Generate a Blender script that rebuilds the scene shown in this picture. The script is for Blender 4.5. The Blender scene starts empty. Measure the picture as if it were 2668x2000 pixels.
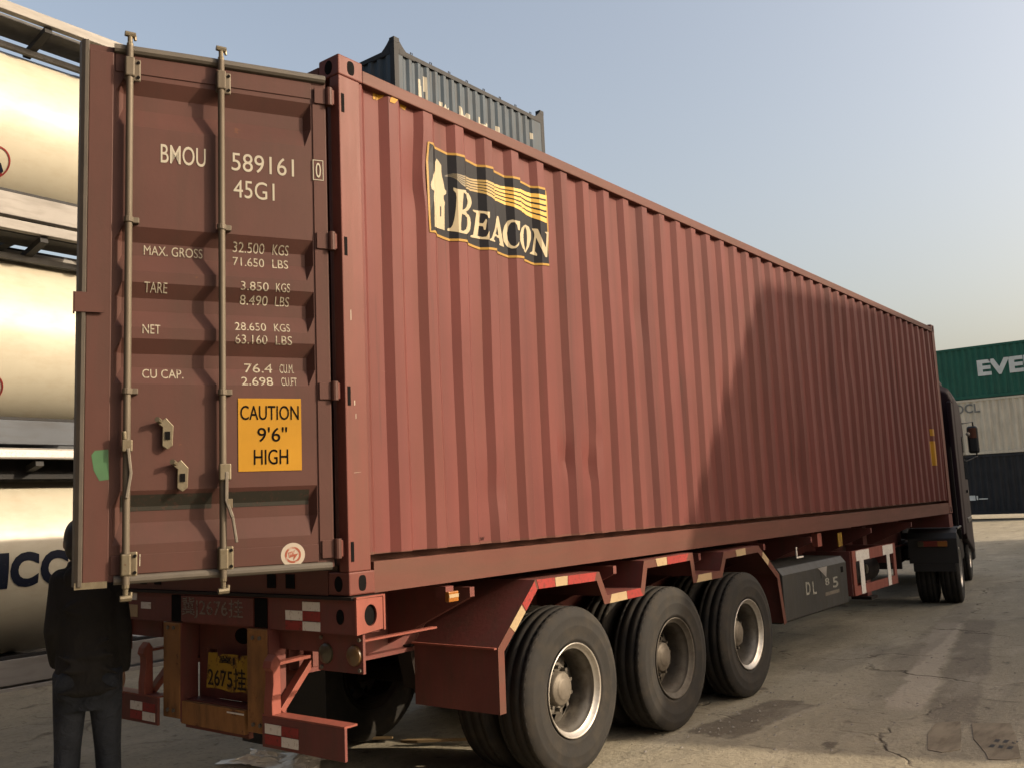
import bpy, bmesh, math, random
from mathutils import Vector, Matrix
R = math.radians
random.seed(7)
scene = bpy.context.scene
COL = scene.collection
G = 1.33                      # height of the container floor above the ground

# ------------------------------------------------------------------ camera, sky, sun, exposure
YAW, PIT, ROL = -0.661855, 0.127780, -0.044305
fw = Vector((math.sin(YAW)*math.cos(PIT), math.cos(YAW)*math.cos(PIT), math.sin(PIT)))
rt = Vector((math.cos(YAW), -math.sin(YAW), 0))
upv = rt.cross(fw)
rt2 = rt*math.cos(ROL) + upv*math.sin(ROL)
up2 = -rt*math.sin(ROL) + upv*math.cos(ROL)
cam_data = bpy.data.cameras.new('camera')
cam_data.sensor_width = 36; cam_data.lens = 32.89
cam_data.clip_start = 0.05; cam_data.clip_end = 3000
cam = bpy.data.objects.new('camera', cam_data); COL.objects.link(cam)
m3 = Matrix((rt2, up2, -fw)).transposed()
cam.matrix_world = Matrix.Translation((3.6433, -3.2649, 0.42205 + G)) @ m3.to_4x4()
scene.camera = cam

SUN_AZ, SUN_EL = R(27), R(25.5)          # azimuth from +X towards +Y
sdir = Vector((math.cos(SUN_EL)*math.cos(SUN_AZ), math.cos(SUN_EL)*math.sin(SUN_AZ), math.sin(SUN_EL)))
world = bpy.data.worlds.new('World'); scene.world = world; world.use_nodes = True
wn = world.node_tree.nodes; wl = world.node_tree.links
sky = wn.new('ShaderNodeTexSky'); sky.sky_type = 'NISHITA'; sky.sun_disc = False
sky.sun_elevation = SUN_EL; sky.sun_rotation = R(90) - SUN_AZ
sky.altitude = 0; sky.air_density = 1.2; sky.dust_density = 7.0; sky.ozone_density = 0.0
bg = wn['Background']; bg.inputs[1].default_value = 0.15
tint = wn.new('ShaderNodeMix'); tint.data_type = 'RGBA'; tint.blend_type = 'MULTIPLY'; tint.inputs[0].default_value = 1.0
tint.inputs[7].default_value = (1.0, 0.948, 0.918, 1)          # warm dusty air, the same all over the sky
hs = wn.new('ShaderNodeHueSaturation'); hs.inputs['Saturation'].default_value = 0.82      # haze takes the colour out of the sky
wl.new(sky.outputs[0], tint.inputs[6]); wl.new(tint.outputs[2], hs.inputs['Color']); wl.new(hs.outputs[0], bg.inputs[0])
sl = bpy.data.lights.new('sun', 'SUN'); sl.energy = 3.8; sl.angle = R(0.53); sl.color = (1.0, 0.83, 0.62)
so = bpy.data.objects.new('sun', sl); COL.objects.link(so)
so.rotation_euler = (-sdir).to_track_quat('-Z', 'Y').to_euler()
vs = scene.view_settings
vs.view_transform = 'Standard'; vs.look = 'None'; vs.gamma = 1; vs.use_curve_mapping = False
vs.exposure = 0.85

# ------------------------------------------------------------------ materials
def nodes_of(name):
    m = bpy.data.materials.new(name); m.use_nodes = True
    nt = m.node_tree; b = nt.nodes['Principled BSDF']
    return m, nt, b
def ramp(nt, fac, stops):
    r = nt.nodes.new('ShaderNodeValToRGB'); e = r.color_ramp.elements
    while len(e) < len(stops): e.new(0.5)
    for k, (p, c) in enumerate(stops):
        e[k].position = p; e[k].color = (c[0], c[1], c[2], 1) if len(c) == 3 else c
    nt.links.new(fac, r.inputs[0]); return r.outputs[0]
def mixc(nt, fac, a, b, mode='MIX'):
    n = nt.nodes.new('ShaderNodeMix'); n.data_type = 'RGBA'; n.blend_type = mode
    if isinstance(fac, (int, float)): n.inputs[0].default_value = fac
    else: nt.links.new(fac, n.inputs[0])
    for v, i in ((a, 6), (b, 7)):
        if isinstance(v, tuple): n.inputs[i].default_value = (v[0], v[1], v[2], 1)
        else: nt.links.new(v, n.inputs[i])
    return n.outputs[2]
def coords(nt, scale=(1, 1, 1), loc=(0, 0, 0), which='Object'):
    tc = nt.nodes.new('ShaderNodeTexCoord'); mp = nt.nodes.new('ShaderNodeMapping')
    mp.inputs['Scale'].default_value = scale; mp.inputs['Location'].default_value = loc
    nt.links.new(tc.outputs[which], mp.inputs[0]); return mp.outputs[0]
def noise(nt, vec, scale, detail=5, rough=0.55, dist=0.0):
    n = nt.nodes.new('ShaderNodeTexNoise'); n.inputs['Scale'].default_value = scale
    n.inputs['Detail'].default_value = detail; n.inputs['Roughness'].default_value = rough
    n.inputs['Distortion'].default_value = dist
    nt.links.new(vec, n.inputs['Vector']); return n.outputs[0]
def math_n(nt, op, a, b=None):
    n = nt.nodes.new('ShaderNodeMath'); n.operation = op
    for v, i in ((a, 0), (b, 1)):
        if v is None: continue
        if isinstance(v, (int, float)): n.inputs[i].default_value = v
        else: nt.links.new(v, n.inputs[i])
    return n.outputs[0]
def bump(nt, b, h, strength, dist=0.01):
    n = nt.nodes.new('ShaderNodeBump'); n.inputs['Strength'].default_value = strength
    n.inputs['Distance'].default_value = dist
    nt.links.new(h, n.inputs['Height']); nt.links.new(n.outputs[0], b.inputs['Normal'])
def paint(name, col, rough=0.5, vary=0.12, dirt=(0.10, 0.075, 0.05), dirt_amt=0.35, rust=0.0, streak=(1.5, 1.5, 0.15), bumps=0.15, metal=0.0, spec=0.18, k=0.36):
    """painted or bare metal: uneven tone, vertical streaks of dirt, rust specks, fine relief"""
    col = tuple(c*k for c in col); dirt = tuple(c*k for c in dirt)
    m, nt, b = nodes_of(name)
    v1 = coords(nt); v2 = coords(nt, streak, (3, 1, 7))
    n1 = noise(nt, v1, 1.7, 6); n2 = noise(nt, v2, 5.0, 6, 0.65); n3 = noise(nt, v1, 38, 4, 0.6)
    lo = tuple(c*(1-vary) for c in col); hi = tuple(min(1, c*(1+vary)) for c in col)
    c = ramp(nt, n1, [(0.3, lo), (0.7, hi)])
    f = ramp(nt, n2, [(0.45, (0, 0, 0)), (0.78, (1, 1, 1))])
    f = math_n(nt, 'MULTIPLY', f, dirt_amt)
    c = mixc(nt, f, c, dirt)
    if rust > 0:
        n4 = noise(nt, v1, 11, 8, 0.7); f2 = ramp(nt, n4, [(0.70-rust*0.2, (0, 0, 0)), (0.73-rust*0.2, (1, 1, 1))])
        c = mixc(nt, math_n(nt, 'MULTIPLY', f2, 0.8), c, (0.075, 0.032, 0.016))
    nt.links.new(c, b.inputs['Base Color'])
    rr = nt.nodes.new('ShaderNodeMapRange'); rr.inputs[3].default_value = rough-0.1; rr.inputs[4].default_value = min(1, rough+0.18)
    nt.links.new(n2, rr.inputs[0]); nt.links.new(rr.outputs[0], b.inputs['Roughness'])
    b.inputs['Metallic'].default_value = metal
    b.inputs['Specular IOR Level'].default_value = spec
    if bumps: bump(nt, b, n3, bumps, 0.004)
    return m
def worn(name, col, under, amt=0.5, rough=0.6, scale=22, k=0.36):
    """paint flaked so the metal under it shows: stencilled letters and decals"""
    col = tuple(c*k for c in col); under = tuple(c*k for c in under)
    m, nt, b = nodes_of(name)
    v = coords(nt); n = noise(nt, v, scale, 6, 0.7)
    t = 0.62-0.18*amt
    f = ramp(nt, n, [(t, (0, 0, 0)), (t+0.09, (1, 1, 1))])
    f = math_n(nt, 'MULTIPLY', f, min(1, amt*1.6))
    n2 = noise(nt, v, 3, 4)
    c = ramp(nt, n2, [(0.3, tuple(x*0.82 for x in col)), (0.7, col)])
    nt.links.new(mixc(nt, f, c, under), b.inputs['Base Color'])
    b.inputs['Roughness'].default_value = rough; b.inputs['Specular IOR Level'].default_value = 0.12
    return m
def plain(name, col, rough=0.5, metal=0.0, spec=0.5, k=0.36):
    col = tuple(c*k for c in col)
    m, nt, b = nodes_of(name)
    v = coords(nt); n = noise(nt, v, 9, 5, 0.6)
    c = ramp(nt, n, [(0.3, tuple(x*0.8 for x in col)), (0.72, tuple(min(1, x*1.12) for x in col))])
    nt.links.new(c, b.inputs['Base Color'])
    b.inputs['Roughness'].default_value = rough; b.inputs['Metallic'].default_value = metal
    b.inputs['Specular IOR Level'].default_value = spec
    bump(nt, b, n, 0.08, 0.004)
    return m
RED = (0.240, 0.065, 0.056)
M = {}
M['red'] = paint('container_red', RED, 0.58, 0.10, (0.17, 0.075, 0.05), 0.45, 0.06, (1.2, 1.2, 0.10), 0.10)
def weathered_side():
    m = M['red']; nt = m.node_tree; b = nt.nodes['Principled BSDF']
    c = b.inputs['Base Color'].links[0].from_socket
    k = 0.36
    # tone differs from sheet to sheet, chalky fading towards the top, scuffs and rust runs
    pn = noise(nt, coords(nt, (0, 1, 0.02)), 2.6, 3, 0.6)
    c = mixc(nt, 1.0, c, ramp(nt, pn, [(0.32, (0.80, 0.79, 0.79)), (0.5, (1, 1, 1)), (0.70, (1.12, 1.12, 1.12))]), 'MULTIPLY')
    fade = noise(nt, coords(nt, (1, 0.5, 0.35), (2, 3, 1)), 1.1, 6, 0.62)
    c = mixc(nt, math_n(nt, 'MULTIPLY', ramp(nt, fade, [(0.50, (0, 0, 0)), (0.72, (1, 1, 1))]), 0.45), c, (0.285*k, 0.110*k, 0.092*k))
    runs = noise(nt, coords(nt, (6, 6, 0.16), (1, 8, 4)), 3.0, 6, 0.7)
    c = mixc(nt, math_n(nt, 'MULTIPLY', ramp(nt, runs, [(0.60, (0, 0, 0)), (0.70, (1, 1, 1))]), 0.75), c, (0.125*k, 0.052*k, 0.042*k))
    sc = noise(nt, coords(nt, (1, 1.6, 26), (5, 1, 2)), 1.6, 5, 0.75)
    c = mixc(nt, math_n(nt, 'MULTIPLY', ramp(nt, sc, [(0.70, (0, 0, 0)), (0.73, (1, 1, 1))]), 0.7), c, (0.40*k, 0.20*k, 0.17*k))
    rs = noise(nt, coords(nt, (1, 1, 0.6), (7, 2, 9)), 9, 8, 0.75)
    c = mixc(nt, math_n(nt, 'MULTIPLY', ramp(nt, rs, [(0.675, (0, 0, 0)), (0.70, (1, 1, 1))]), 0.8), c, (0.11*k, 0.05*k, 0.03*k))
    nt.links.new(c, b.inputs['Base Color'])
weathered_side()
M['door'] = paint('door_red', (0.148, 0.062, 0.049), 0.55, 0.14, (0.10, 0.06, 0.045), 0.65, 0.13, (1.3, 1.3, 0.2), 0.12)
M['redpost'] = paint('post_red', (0.262, 0.080, 0.062), 0.5, 0.12, (0.17, 0.09, 0.06), 0.5, 0.16, (2, 2, 0.2), 0.15)
M['rail'] = paint('rail_red', (0.215, 0.078, 0.056), 0.55, 0.12, (0.15, 0.09, 0.06), 0.6, 0.14, (0.4, 0.2, 1.5), 0.15)
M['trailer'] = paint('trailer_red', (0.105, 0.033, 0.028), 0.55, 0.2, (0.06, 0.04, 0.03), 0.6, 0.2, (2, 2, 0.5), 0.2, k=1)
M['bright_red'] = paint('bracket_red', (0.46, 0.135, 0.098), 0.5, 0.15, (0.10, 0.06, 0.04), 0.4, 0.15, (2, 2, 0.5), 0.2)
M['chassis'] = paint('chassis_dark', (0.028, 0.018, 0.015), 0.7, 0.3, (0.05, 0.04, 0.03), 0.6, 0.1)
M['yellow'] = paint('post_yellow', (0.185, 0.088, 0.032), 0.65, 0.3, (0.07, 0.04, 0.02), 0.9, 0.4, (3, 3, 0.8), 0.2, k=1)
M['plate'] = worn('plate_yellow', (0.55, 0.33, 0.035), (0.16, 0.07, 0.03), 0.55, 0.55, 16, k=0.36)
M['plateink'] = worn('plate_ink', (0.02, 0.015, 0.012), (0.45, 0.27, 0.03), 0.35, 0.5, 40)
M['gasket'] = plain('rubber_gasket', (0.155, 0.130, 0.100), 0.65)
M['rod'] = paint('rod_galvanised', (0.24, 0.20, 0.15), 0.55, 0.15, (0.12, 0.08, 0.05), 0.6, 0.12, (2, 2, 0.3), 0.1, 0.25)
M['galv'] = paint('fitting_steel', (0.34, 0.29, 0.20), 0.42, 0.2, (0.12, 0.07, 0.04), 0.6, 0.2, (4, 4, 2), 0.2, 0.5)
M['black'] = plain('black_hole', (0.006, 0.005, 0.005), 0.9, 0, 0.1)
M['letter'] = worn('letter_cream', (0.80, 0.74, 0.60), (0.24, 0.07, 0.05), 0.10, 0.6, 30)
M['letter_worn'] = worn('letter_cream_worn', (0.76, 0.69, 0.54), (0.16, 0.07, 0.06), 0.50, 0.6, 55)
M['caution'] = worn('caution_yellow', (0.78, 0.40, 0.035), (0.5, 0.25, 0.05), 0.08, 0.5, 18)
M['ink'] = plain('sticker_ink', (0.008, 0.007, 0.006), 0.7, 0, 0.04)
M['tape_dark'] = worn('dull_tape', (0.062, 0.058, 0.046), (0.12, 0.06, 0.045), 0.4, 0.5, 40)
M['tape_white'] = worn('tape_white', (0.55, 0.52, 0.47), (0.25, 0.18, 0.14), 0.4, 0.4, 40, k=1)
M['tape_red'] = worn('tape_red', (0.30, 0.045, 0.040), (0.10, 0.04, 0.03), 0.5, 0.5, 40, k=0.7)
M['tape_cream'] = worn('tape_cream', (0.80, 0.60, 0.36), (0.35, 0.12, 0.07), 0.25, 0.4, 40)
M['sticker_white'] = worn('sticker_white', (0.80, 0.70, 0.58), (0.5, 0.3, 0.22), 0.1, 0.5, 30)
M['sticker_pink'] = worn('sticker_pink', (0.55, 0.16, 0.10), (0.75, 0.6, 0.5), 0.5, 0.5, 30)
M['green'] = plain('green_tag', (0.060, 0.21, 0.070), 0.6)
M['navy'] = worn('flag_navy', (0.011, 0.011, 0.018), (0.08, 0.04, 0.036), 0.12, 0.5, 26)
M['gold'] = worn('flag_gold', (0.72, 0.42, 0.09), (0.3, 0.12, 0.05), 0.12, 0.5, 30)
M['flag_cream'] = worn('flag_cream', (0.85, 0.72, 0.48), (0.05, 0.04, 0.04), 0.14, 0.5, 30)
M['tyre'] = paint('tyre_rubber', (0.028, 0.025, 0.022), 0.82, 0.35, (0.095, 0.078, 0.056), 0.75, 0, (1.5, 1.5, 1.5), 0.25, 0, 0.3)
M['rim'] = paint('rim_steel', (0.150, 0.138, 0.120), 0.42, 0.2, (0.06, 0.045, 0.03), 0.7, 0.2, (3, 3, 3), 0.15, 0.6, k=0.8)
M['rim_edge'] = paint('rim_edge_steel', (0.40, 0.375, 0.335), 0.35, 0.2, (0.10, 0.07, 0.05), 0.5, 0.1, (3, 3, 3), 0.15, 0.7, k=0.9)
M['rim_dark'] = paint('rim_dark_steel', (0.085, 0.076, 0.064), 0.6, 0.25, (0.045, 0.035, 0.025), 0.8, 0.25, (3, 3, 3), 0.2, 0.4, k=0.8)
M['hub'] = paint('hub_steel', (0.15, 0.132, 0.108), 0.55, 0.2, (0.06, 0.045, 0.03), 0.5, 0.2, (3, 3, 3), 0.15, 0.4, k=0.8)
M['grey_box'] = paint('toolbox_grey', (0.075, 0.074, 0.070), 0.5, 0.2, (0.10, 0.085, 0.06), 0.5, 0.05, (2, 2, 0.4), 0.2)
M['amber'] = plain('amber_lens', (0.55, 0.20, 0.03), 0.3)
M['lens_red'] = plain('red_lens', (0.32, 0.03, 0.02), 0.3)
M['lens_amber_dull'] = plain('dull_amber_lens', (0.22, 0.12, 0.04), 0.4)
M['lens_dull'] = plain('dull_lens', (0.10, 0.085, 0.045), 0.35)
M['cab'] = paint('cab_maroon', (0.034, 0.010, 0.016), 0.6, 0.1, (0.04, 0.03, 0.025), 0.3)
M['blackplastic'] = plain('black_plastic', (0.013, 0.013, 0.014), 0.5)
M['glass'] = plain('dark_glass', (0.012, 0.016, 0.020), 0.08)
M['mirror'] = plain('mirror_glass', (0.75, 0.75, 0.72), 0.08, 1.0)
M['tank'] = paint('tank_cladding', (0.80, 0.74, 0.58), 0.40, 0.05, (0.55, 0.45, 0.30), 0.45, 0, (0.25, 0.5, 1.2), 0.03, 0.0, 0.35, k=0.42)
M['frame_grey'] = paint('frame_grey', (0.50, 0.47, 0.43), 0.5, 0.1, (0.16, 0.13, 0.10), 0.5, 0.08, (0.5, 0.3, 2), 0.1)
M['frame_dark'] = paint('frame_dark', (0.040, 0.040, 0.042), 0.6, 0.2, (0.10, 0.08, 0.06), 0.4, 0.05)
M['walk'] = paint('walkway_metal', (0.22, 0.215, 0.21), 0.6, 0.15, (0.10, 0.09, 0.07), 0.5)
M['frame_blue'] = paint('frame_blue_grey', (0.17, 0.19, 0.22), 0.55, 0.12, (0.12, 0.10, 0.08), 0.5, 0.05, (0.5, 0.3, 2), 0.1)
M['tank_navy'] = worn('tank_navy', (0.022, 0.028, 0.055), (0.5, 0.45, 0.36), 0.08, 0.45, 20)
M['sign_red'] = plain('sign_red', (0.45, 0.03, 0.03), 0.5)
M['box_slate'] = paint('container_slate', (0.040, 0.062, 0.086), 0.55, 0.2, (0.10, 0.09, 0.08), 0.6, 0.12, (2, 2, 0.15), 0.1, k=0.6)
M['box_slate_dark'] = paint('container_slate_frame', (0.030, 0.034, 0.042), 0.6, 0.2, (0.09, 0.075, 0.06), 0.5, 0.15)
M['box_green'] = paint('container_green', (0.022, 0.105, 0.074), 0.5, 0.1, (0.05, 0.07, 0.055), 0.4, 0.03, k=1)
M['box_white'] = paint('container_offwhite', (0.57, 0.51, 0.40), 0.55, 0.08, (0.25, 0.20, 0.14), 0.5, 0.08, k=1)
M['box_navy'] = paint('container_navy', (0.021, 0.023, 0.027), 0.5, 0.2, (0.05, 0.045, 0.04), 0.4, 0.05, k=1)
M['box_brown'] = paint('container_brown', (0.16, 0.06, 0.04), 0.55, 0.1, (0.10, 0.07, 0.05), 0.5, 0.1)
M['white_print'] = worn('white_print', (0.72, 0.74, 0.70), (0.10, 0.14, 0.12), 0.15, 0.6, 12, k=0.9)
M['grey_print'] = worn('grey_print', (0.20, 0.20, 0.18), (0.42, 0.39, 0.32), 0.35, 0.6, 12, k=1)
def cloth(name, c0, c1, sc, str_, vs_=(1, 1, 1)):
    m, nt, b = nodes_of(name)
    v = coords(nt, vs_); n = noise(nt, v, sc, 4, 0.5, 0.8); n2 = noise(nt, coords(nt), 3.5, 3)
    nt.links.new(ramp(nt, n2, [(0.35, c0), (0.68, c1)]), b.inputs['Base Color'])
    b.inputs['Roughness'].default_value = 0.85; b.inputs['Specular IOR Level'].default_value = 0.2
    bump(nt, b, n, str_, 0.03); return m
M['jacket'] = cloth('jacket_cloth', (0.007, 0.007, 0.007), (0.014, 0.013, 0.013), 7, 0.9, (1, 1, 0.7))
M['jeans'] = cloth('jeans_cloth', (0.006, 0.008, 0.012), (0.022, 0.026, 0.034), 9, 0.8, (1, 1, 1.6))
M['skin'] = plain('skin', (0.34, 0.19, 0.125), 0.55)
M['hair'] = plain('hair', (0.008, 0.007, 0.006), 0.6)
M['shoe'] = plain('shoe_leather', (0.012, 0.011, 0.010), 0.5)
M['concrete'] = paint('concrete', (0.30, 0.28, 0.25), 0.85, 0.15, (0.14, 0.12, 0.10), 0.5, k=0.7)
M['shed'] = paint('shed_metal', (0.42, 0.41, 0.38), 0.55, 0.08)
M['plywood'] = paint('floor_ply', (0.16, 0.09, 0.045), 0.7, 0.2)
M['card'] = paint('cardboard', (0.145, 0.123, 0.090), 0.9, 0.3, (0.075, 0.060, 0.042), 0.9, 0, (3, 0.6, 3), 0.3, k=1)
M['wood'] = paint('pale_wood', (0.46, 0.32, 0.17), 0.8, 0.2)
m_, nt_, b_ = nodes_of('plastic_film'); M['film'] = m_
b_.inputs['Base Color'].default_value = (0.55, 0.50, 0.42, 1); b_.inputs['Roughness'].default_value = 0.25
b_.inputs['Alpha'].default_value = 0.75

def gold_wave():
    m, nt, b = nodes_of('flag_wave_gold')
    tc = nt.nodes.new('ShaderNodeTexCoord'); sp = nt.nodes.new('ShaderNodeSeparateXYZ')
    nt.links.new(tc.outputs['Object'], sp.inputs[0])
    mr = nt.nodes.new('ShaderNodeMapRange'); mr.inputs[1].default_value = 0.86; mr.inputs[2].default_value = 1.5
    nt.links.new(sp.outputs[1], mr.inputs[0])
    c = ramp(nt, mr.outputs[0], [(0, (0.02, 0.018, 0.012)), (0.25, (0.10, 0.07, 0.023)), (1, (0.36, 0.215, 0.012))])
    nt.links.new(c, b.inputs['Base Color']); b.inputs['Roughness'].default_value = 0.5
    return m
M['wave'] = gold_wave()

def ground_mat():
    m, nt, b = nodes_of('worn_yard_surface')
    v = coords(nt); vs_ = coords(nt, (1.0, 0.28, 1.0), (4, 2, 0))
    big = noise(nt, v, 0.22, 6, 0.6, 0.4); mid = noise(nt, vs_, 1.6, 8, 0.65, 0.6); fine = noise(nt, v, 24, 8, 0.7); grit = noise(nt, v, 140, 3, 0.6)
    c = ramp(nt, big, [(0.28, (0.152, 0.134, 0.094)), (0.5, (0.206, 0.184, 0.134)), (0.72, (0.250, 0.223, 0.167))])
    c = mixc(nt, math_n(nt, 'MULTIPLY', ramp(nt, mid, [(0.46, (0, 0, 0)), (0.72, (1, 1, 1))]), 0.62), c, (0.115, 0.104, 0.083))
    c = mixc(nt, math_n(nt, 'MULTIPLY', ramp(nt, fine, [(0.5, (0, 0, 0)), (0.72, (1, 1, 1))]), 0.55), c, (0.085, 0.070, 0.052))
    c = mixc(nt, math_n(nt, 'MULTIPLY', ramp(nt, grit, [(0.56, (0, 0, 0)), (0.70, (1, 1, 1))]), 0.35), c, (0.30, 0.265, 0.21))
    # oil spots and crumbs
    sp = noise(nt, coords(nt, (1, 0.55, 1), (9, 5, 0)), 3.4, 5, 0.6)
    c = mixc(nt, math_n(nt, 'MULTIPLY', ramp(nt, sp, [(0.62, (0, 0, 0)), (0.69, (1, 1, 1))]), 0.75), c, (0.050, 0.040, 0.030))
    sm = noise(nt, coords(nt, (0.55, 1.6, 1), (2, 9, 0)), 4.5, 6, 0.7, 0.5)
    c = mixc(nt, math_n(nt, 'MULTIPLY', ramp(nt, sm, [(0.60, (0, 0, 0)), (0.67, (1, 1, 1))]), 0.6), c, (0.070, 0.057, 0.042))
    # sealed strips and wheel tracks running up the yard
    sx = nt.nodes.new('ShaderNodeSeparateXYZ'); nt.links.new(v, sx.inputs[0])
    wob = noise(nt, v, 1.1, 6, 0.65); rag = noise(nt, v, 6.0, 6, 0.7)
    def strip(x0, y0, slope, half, y1, y2, col, amt):
        d = math_n(nt, 'SUBTRACT', sx.outputs[0], math_n(nt, 'ADD', math_n(nt, 'MULTIPLY', math_n(nt, 'SUBTRACT', sx.outputs[1], y0), slope), x0))
        d = math_n(nt, 'ADD', d, math_n(nt, 'MULTIPLY', math_n(nt, 'SUBTRACT', wob, 0.5), 0.30))
        d = math_n(nt, 'ADD', math_n(nt, 'ABSOLUTE', d), math_n(nt, 'MULTIPLY', math_n(nt, 'SUBTRACT', rag, 0.5), 0.10))
        f = ramp(nt, math_n(nt, 'DIVIDE', d, half), [(0.80, (1, 1, 1)), (1.0, (0, 0, 0))])
        e = math_n(nt, 'ABSOLUTE', math_n(nt, 'SUBTRACT', math_n(nt, 'ADD', sx.outputs[1], math_n(nt, 'MULTIPLY', rag, 0.5)), (y1+y2)/2))
        f = math_n(nt, 'MULTIPLY', f, ramp(nt, math_n(nt, 'DIVIDE', e, (y2-y1)/2), [(0.93, (1, 1, 1)), (1.0, (0, 0, 0))]))
        return mixc(nt, math_n(nt, 'MULTIPLY', f, amt), c, col)
    c = strip(1.15, 5.3, -0.17, 0.15, 4.9, 10.2, (0.27, 0.238, 0.188), 0.75)
    c = strip(1.50, 5.3, -0.17, 0.20, 4.6, 10.6, (0.100, 0.085, 0.066), 0.65)
    c = strip(0.78, 5.6, -0.10, 0.16, 6.2, 12.5, (0.125, 0.107, 0.083), 0.45)
    c = strip(0.35, 4.1, 0.10, 0.22, 3.5, 4.9, (0.062, 0.050, 0.038), 0.75)
    c = strip(0.05, 7.0, 0.05, 0.30, 6.2, 8.2, (0.115, 0.100, 0.076), 0.5)
    # cracks
    dn = nt.nodes.new('ShaderNodeTexNoise'); dn.inputs['Scale'].default_value = 1.3; dn.inputs['Detail'].default_value = 6
    nt.links.new(v, dn.inputs['Vector'])
    ad = nt.nodes.new('ShaderNodeVectorMath'); ad.operation = 'MULTIPLY_ADD'
    ad.inputs[1].default_value = (0.9, 0.9, 0.9); nt.links.new(dn.outputs[1], ad.inputs[0]); nt.links.new(v, ad.inputs[2])
    vo = nt.nodes.new('ShaderNodeTexVoronoi'); vo.feature = 'DISTANCE_TO_EDGE'; vo.inputs['Scale'].default_value = 0.42
    nt.links.new(ad.outputs[0], vo.inputs['Vector'])
    cr = ramp(nt, math_n(nt, 'ADD', vo.outputs['Distance'], math_n(nt, 'MULTIPLY', math_n(nt, 'SUBTRACT', rag, 0.5), 0.03)), [(0.000, (1, 1, 1)), (0.010, (0, 0, 0))])
    msk = ramp(nt, noise(nt, v, 0.9, 4), [(0.47, (0, 0, 0)), (0.62, (1, 1, 1))])
    crf = math_n(nt, 'MULTIPLY', cr, msk)
    c = mixc(nt, math_n(nt, 'MULTIPLY', crf, 0.65), c, (0.050, 0.040, 0.030))
    pit = noise(nt, coords(nt, (1, 0.7, 1), (3, 3, 0)), 9.0, 7, 0.72)
    c = mixc(nt, math_n(nt, 'MULTIPLY', ramp(nt, pit, [(0.60, (0, 0, 0)), (0.68, (1, 1, 1))]), 0.75), c, (0.075, 0.061, 0.044))
    dust = noise(nt, coords(nt, (1, 0.35, 1), (1, 6, 0)), 2.3, 6, 0.65)
    c = mixc(nt, math_n(nt, 'MULTIPLY', ramp(nt, dust, [(0.52, (0, 0, 0)), (0.70, (1, 1, 1))]), 0.40), c, (0.31, 0.283, 0.225))
    nt.links.new(c, b.inputs['Base Color'])
    b.inputs['Roughness'].default_value = 0.88; b.inputs['Specular IOR Level'].default_value = 0.25
    h = math_n(nt, 'ADD', math_n(nt, 'MULTIPLY', mid, 0.8), math_n(nt, 'MULTIPLY', fine, 0.35))
    h = math_n(nt, 'SUBTRACT', h, math_n(nt, 'MULTIPLY', crf, 0.8))
    h = math_n(nt, 'SUBTRACT', h, math_n(nt, 'MULTIPLY', pit, 0.35))
    bump(nt, b, h, 0.9, 0.035)
    return m
M['ground'] = ground_mat()

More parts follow.
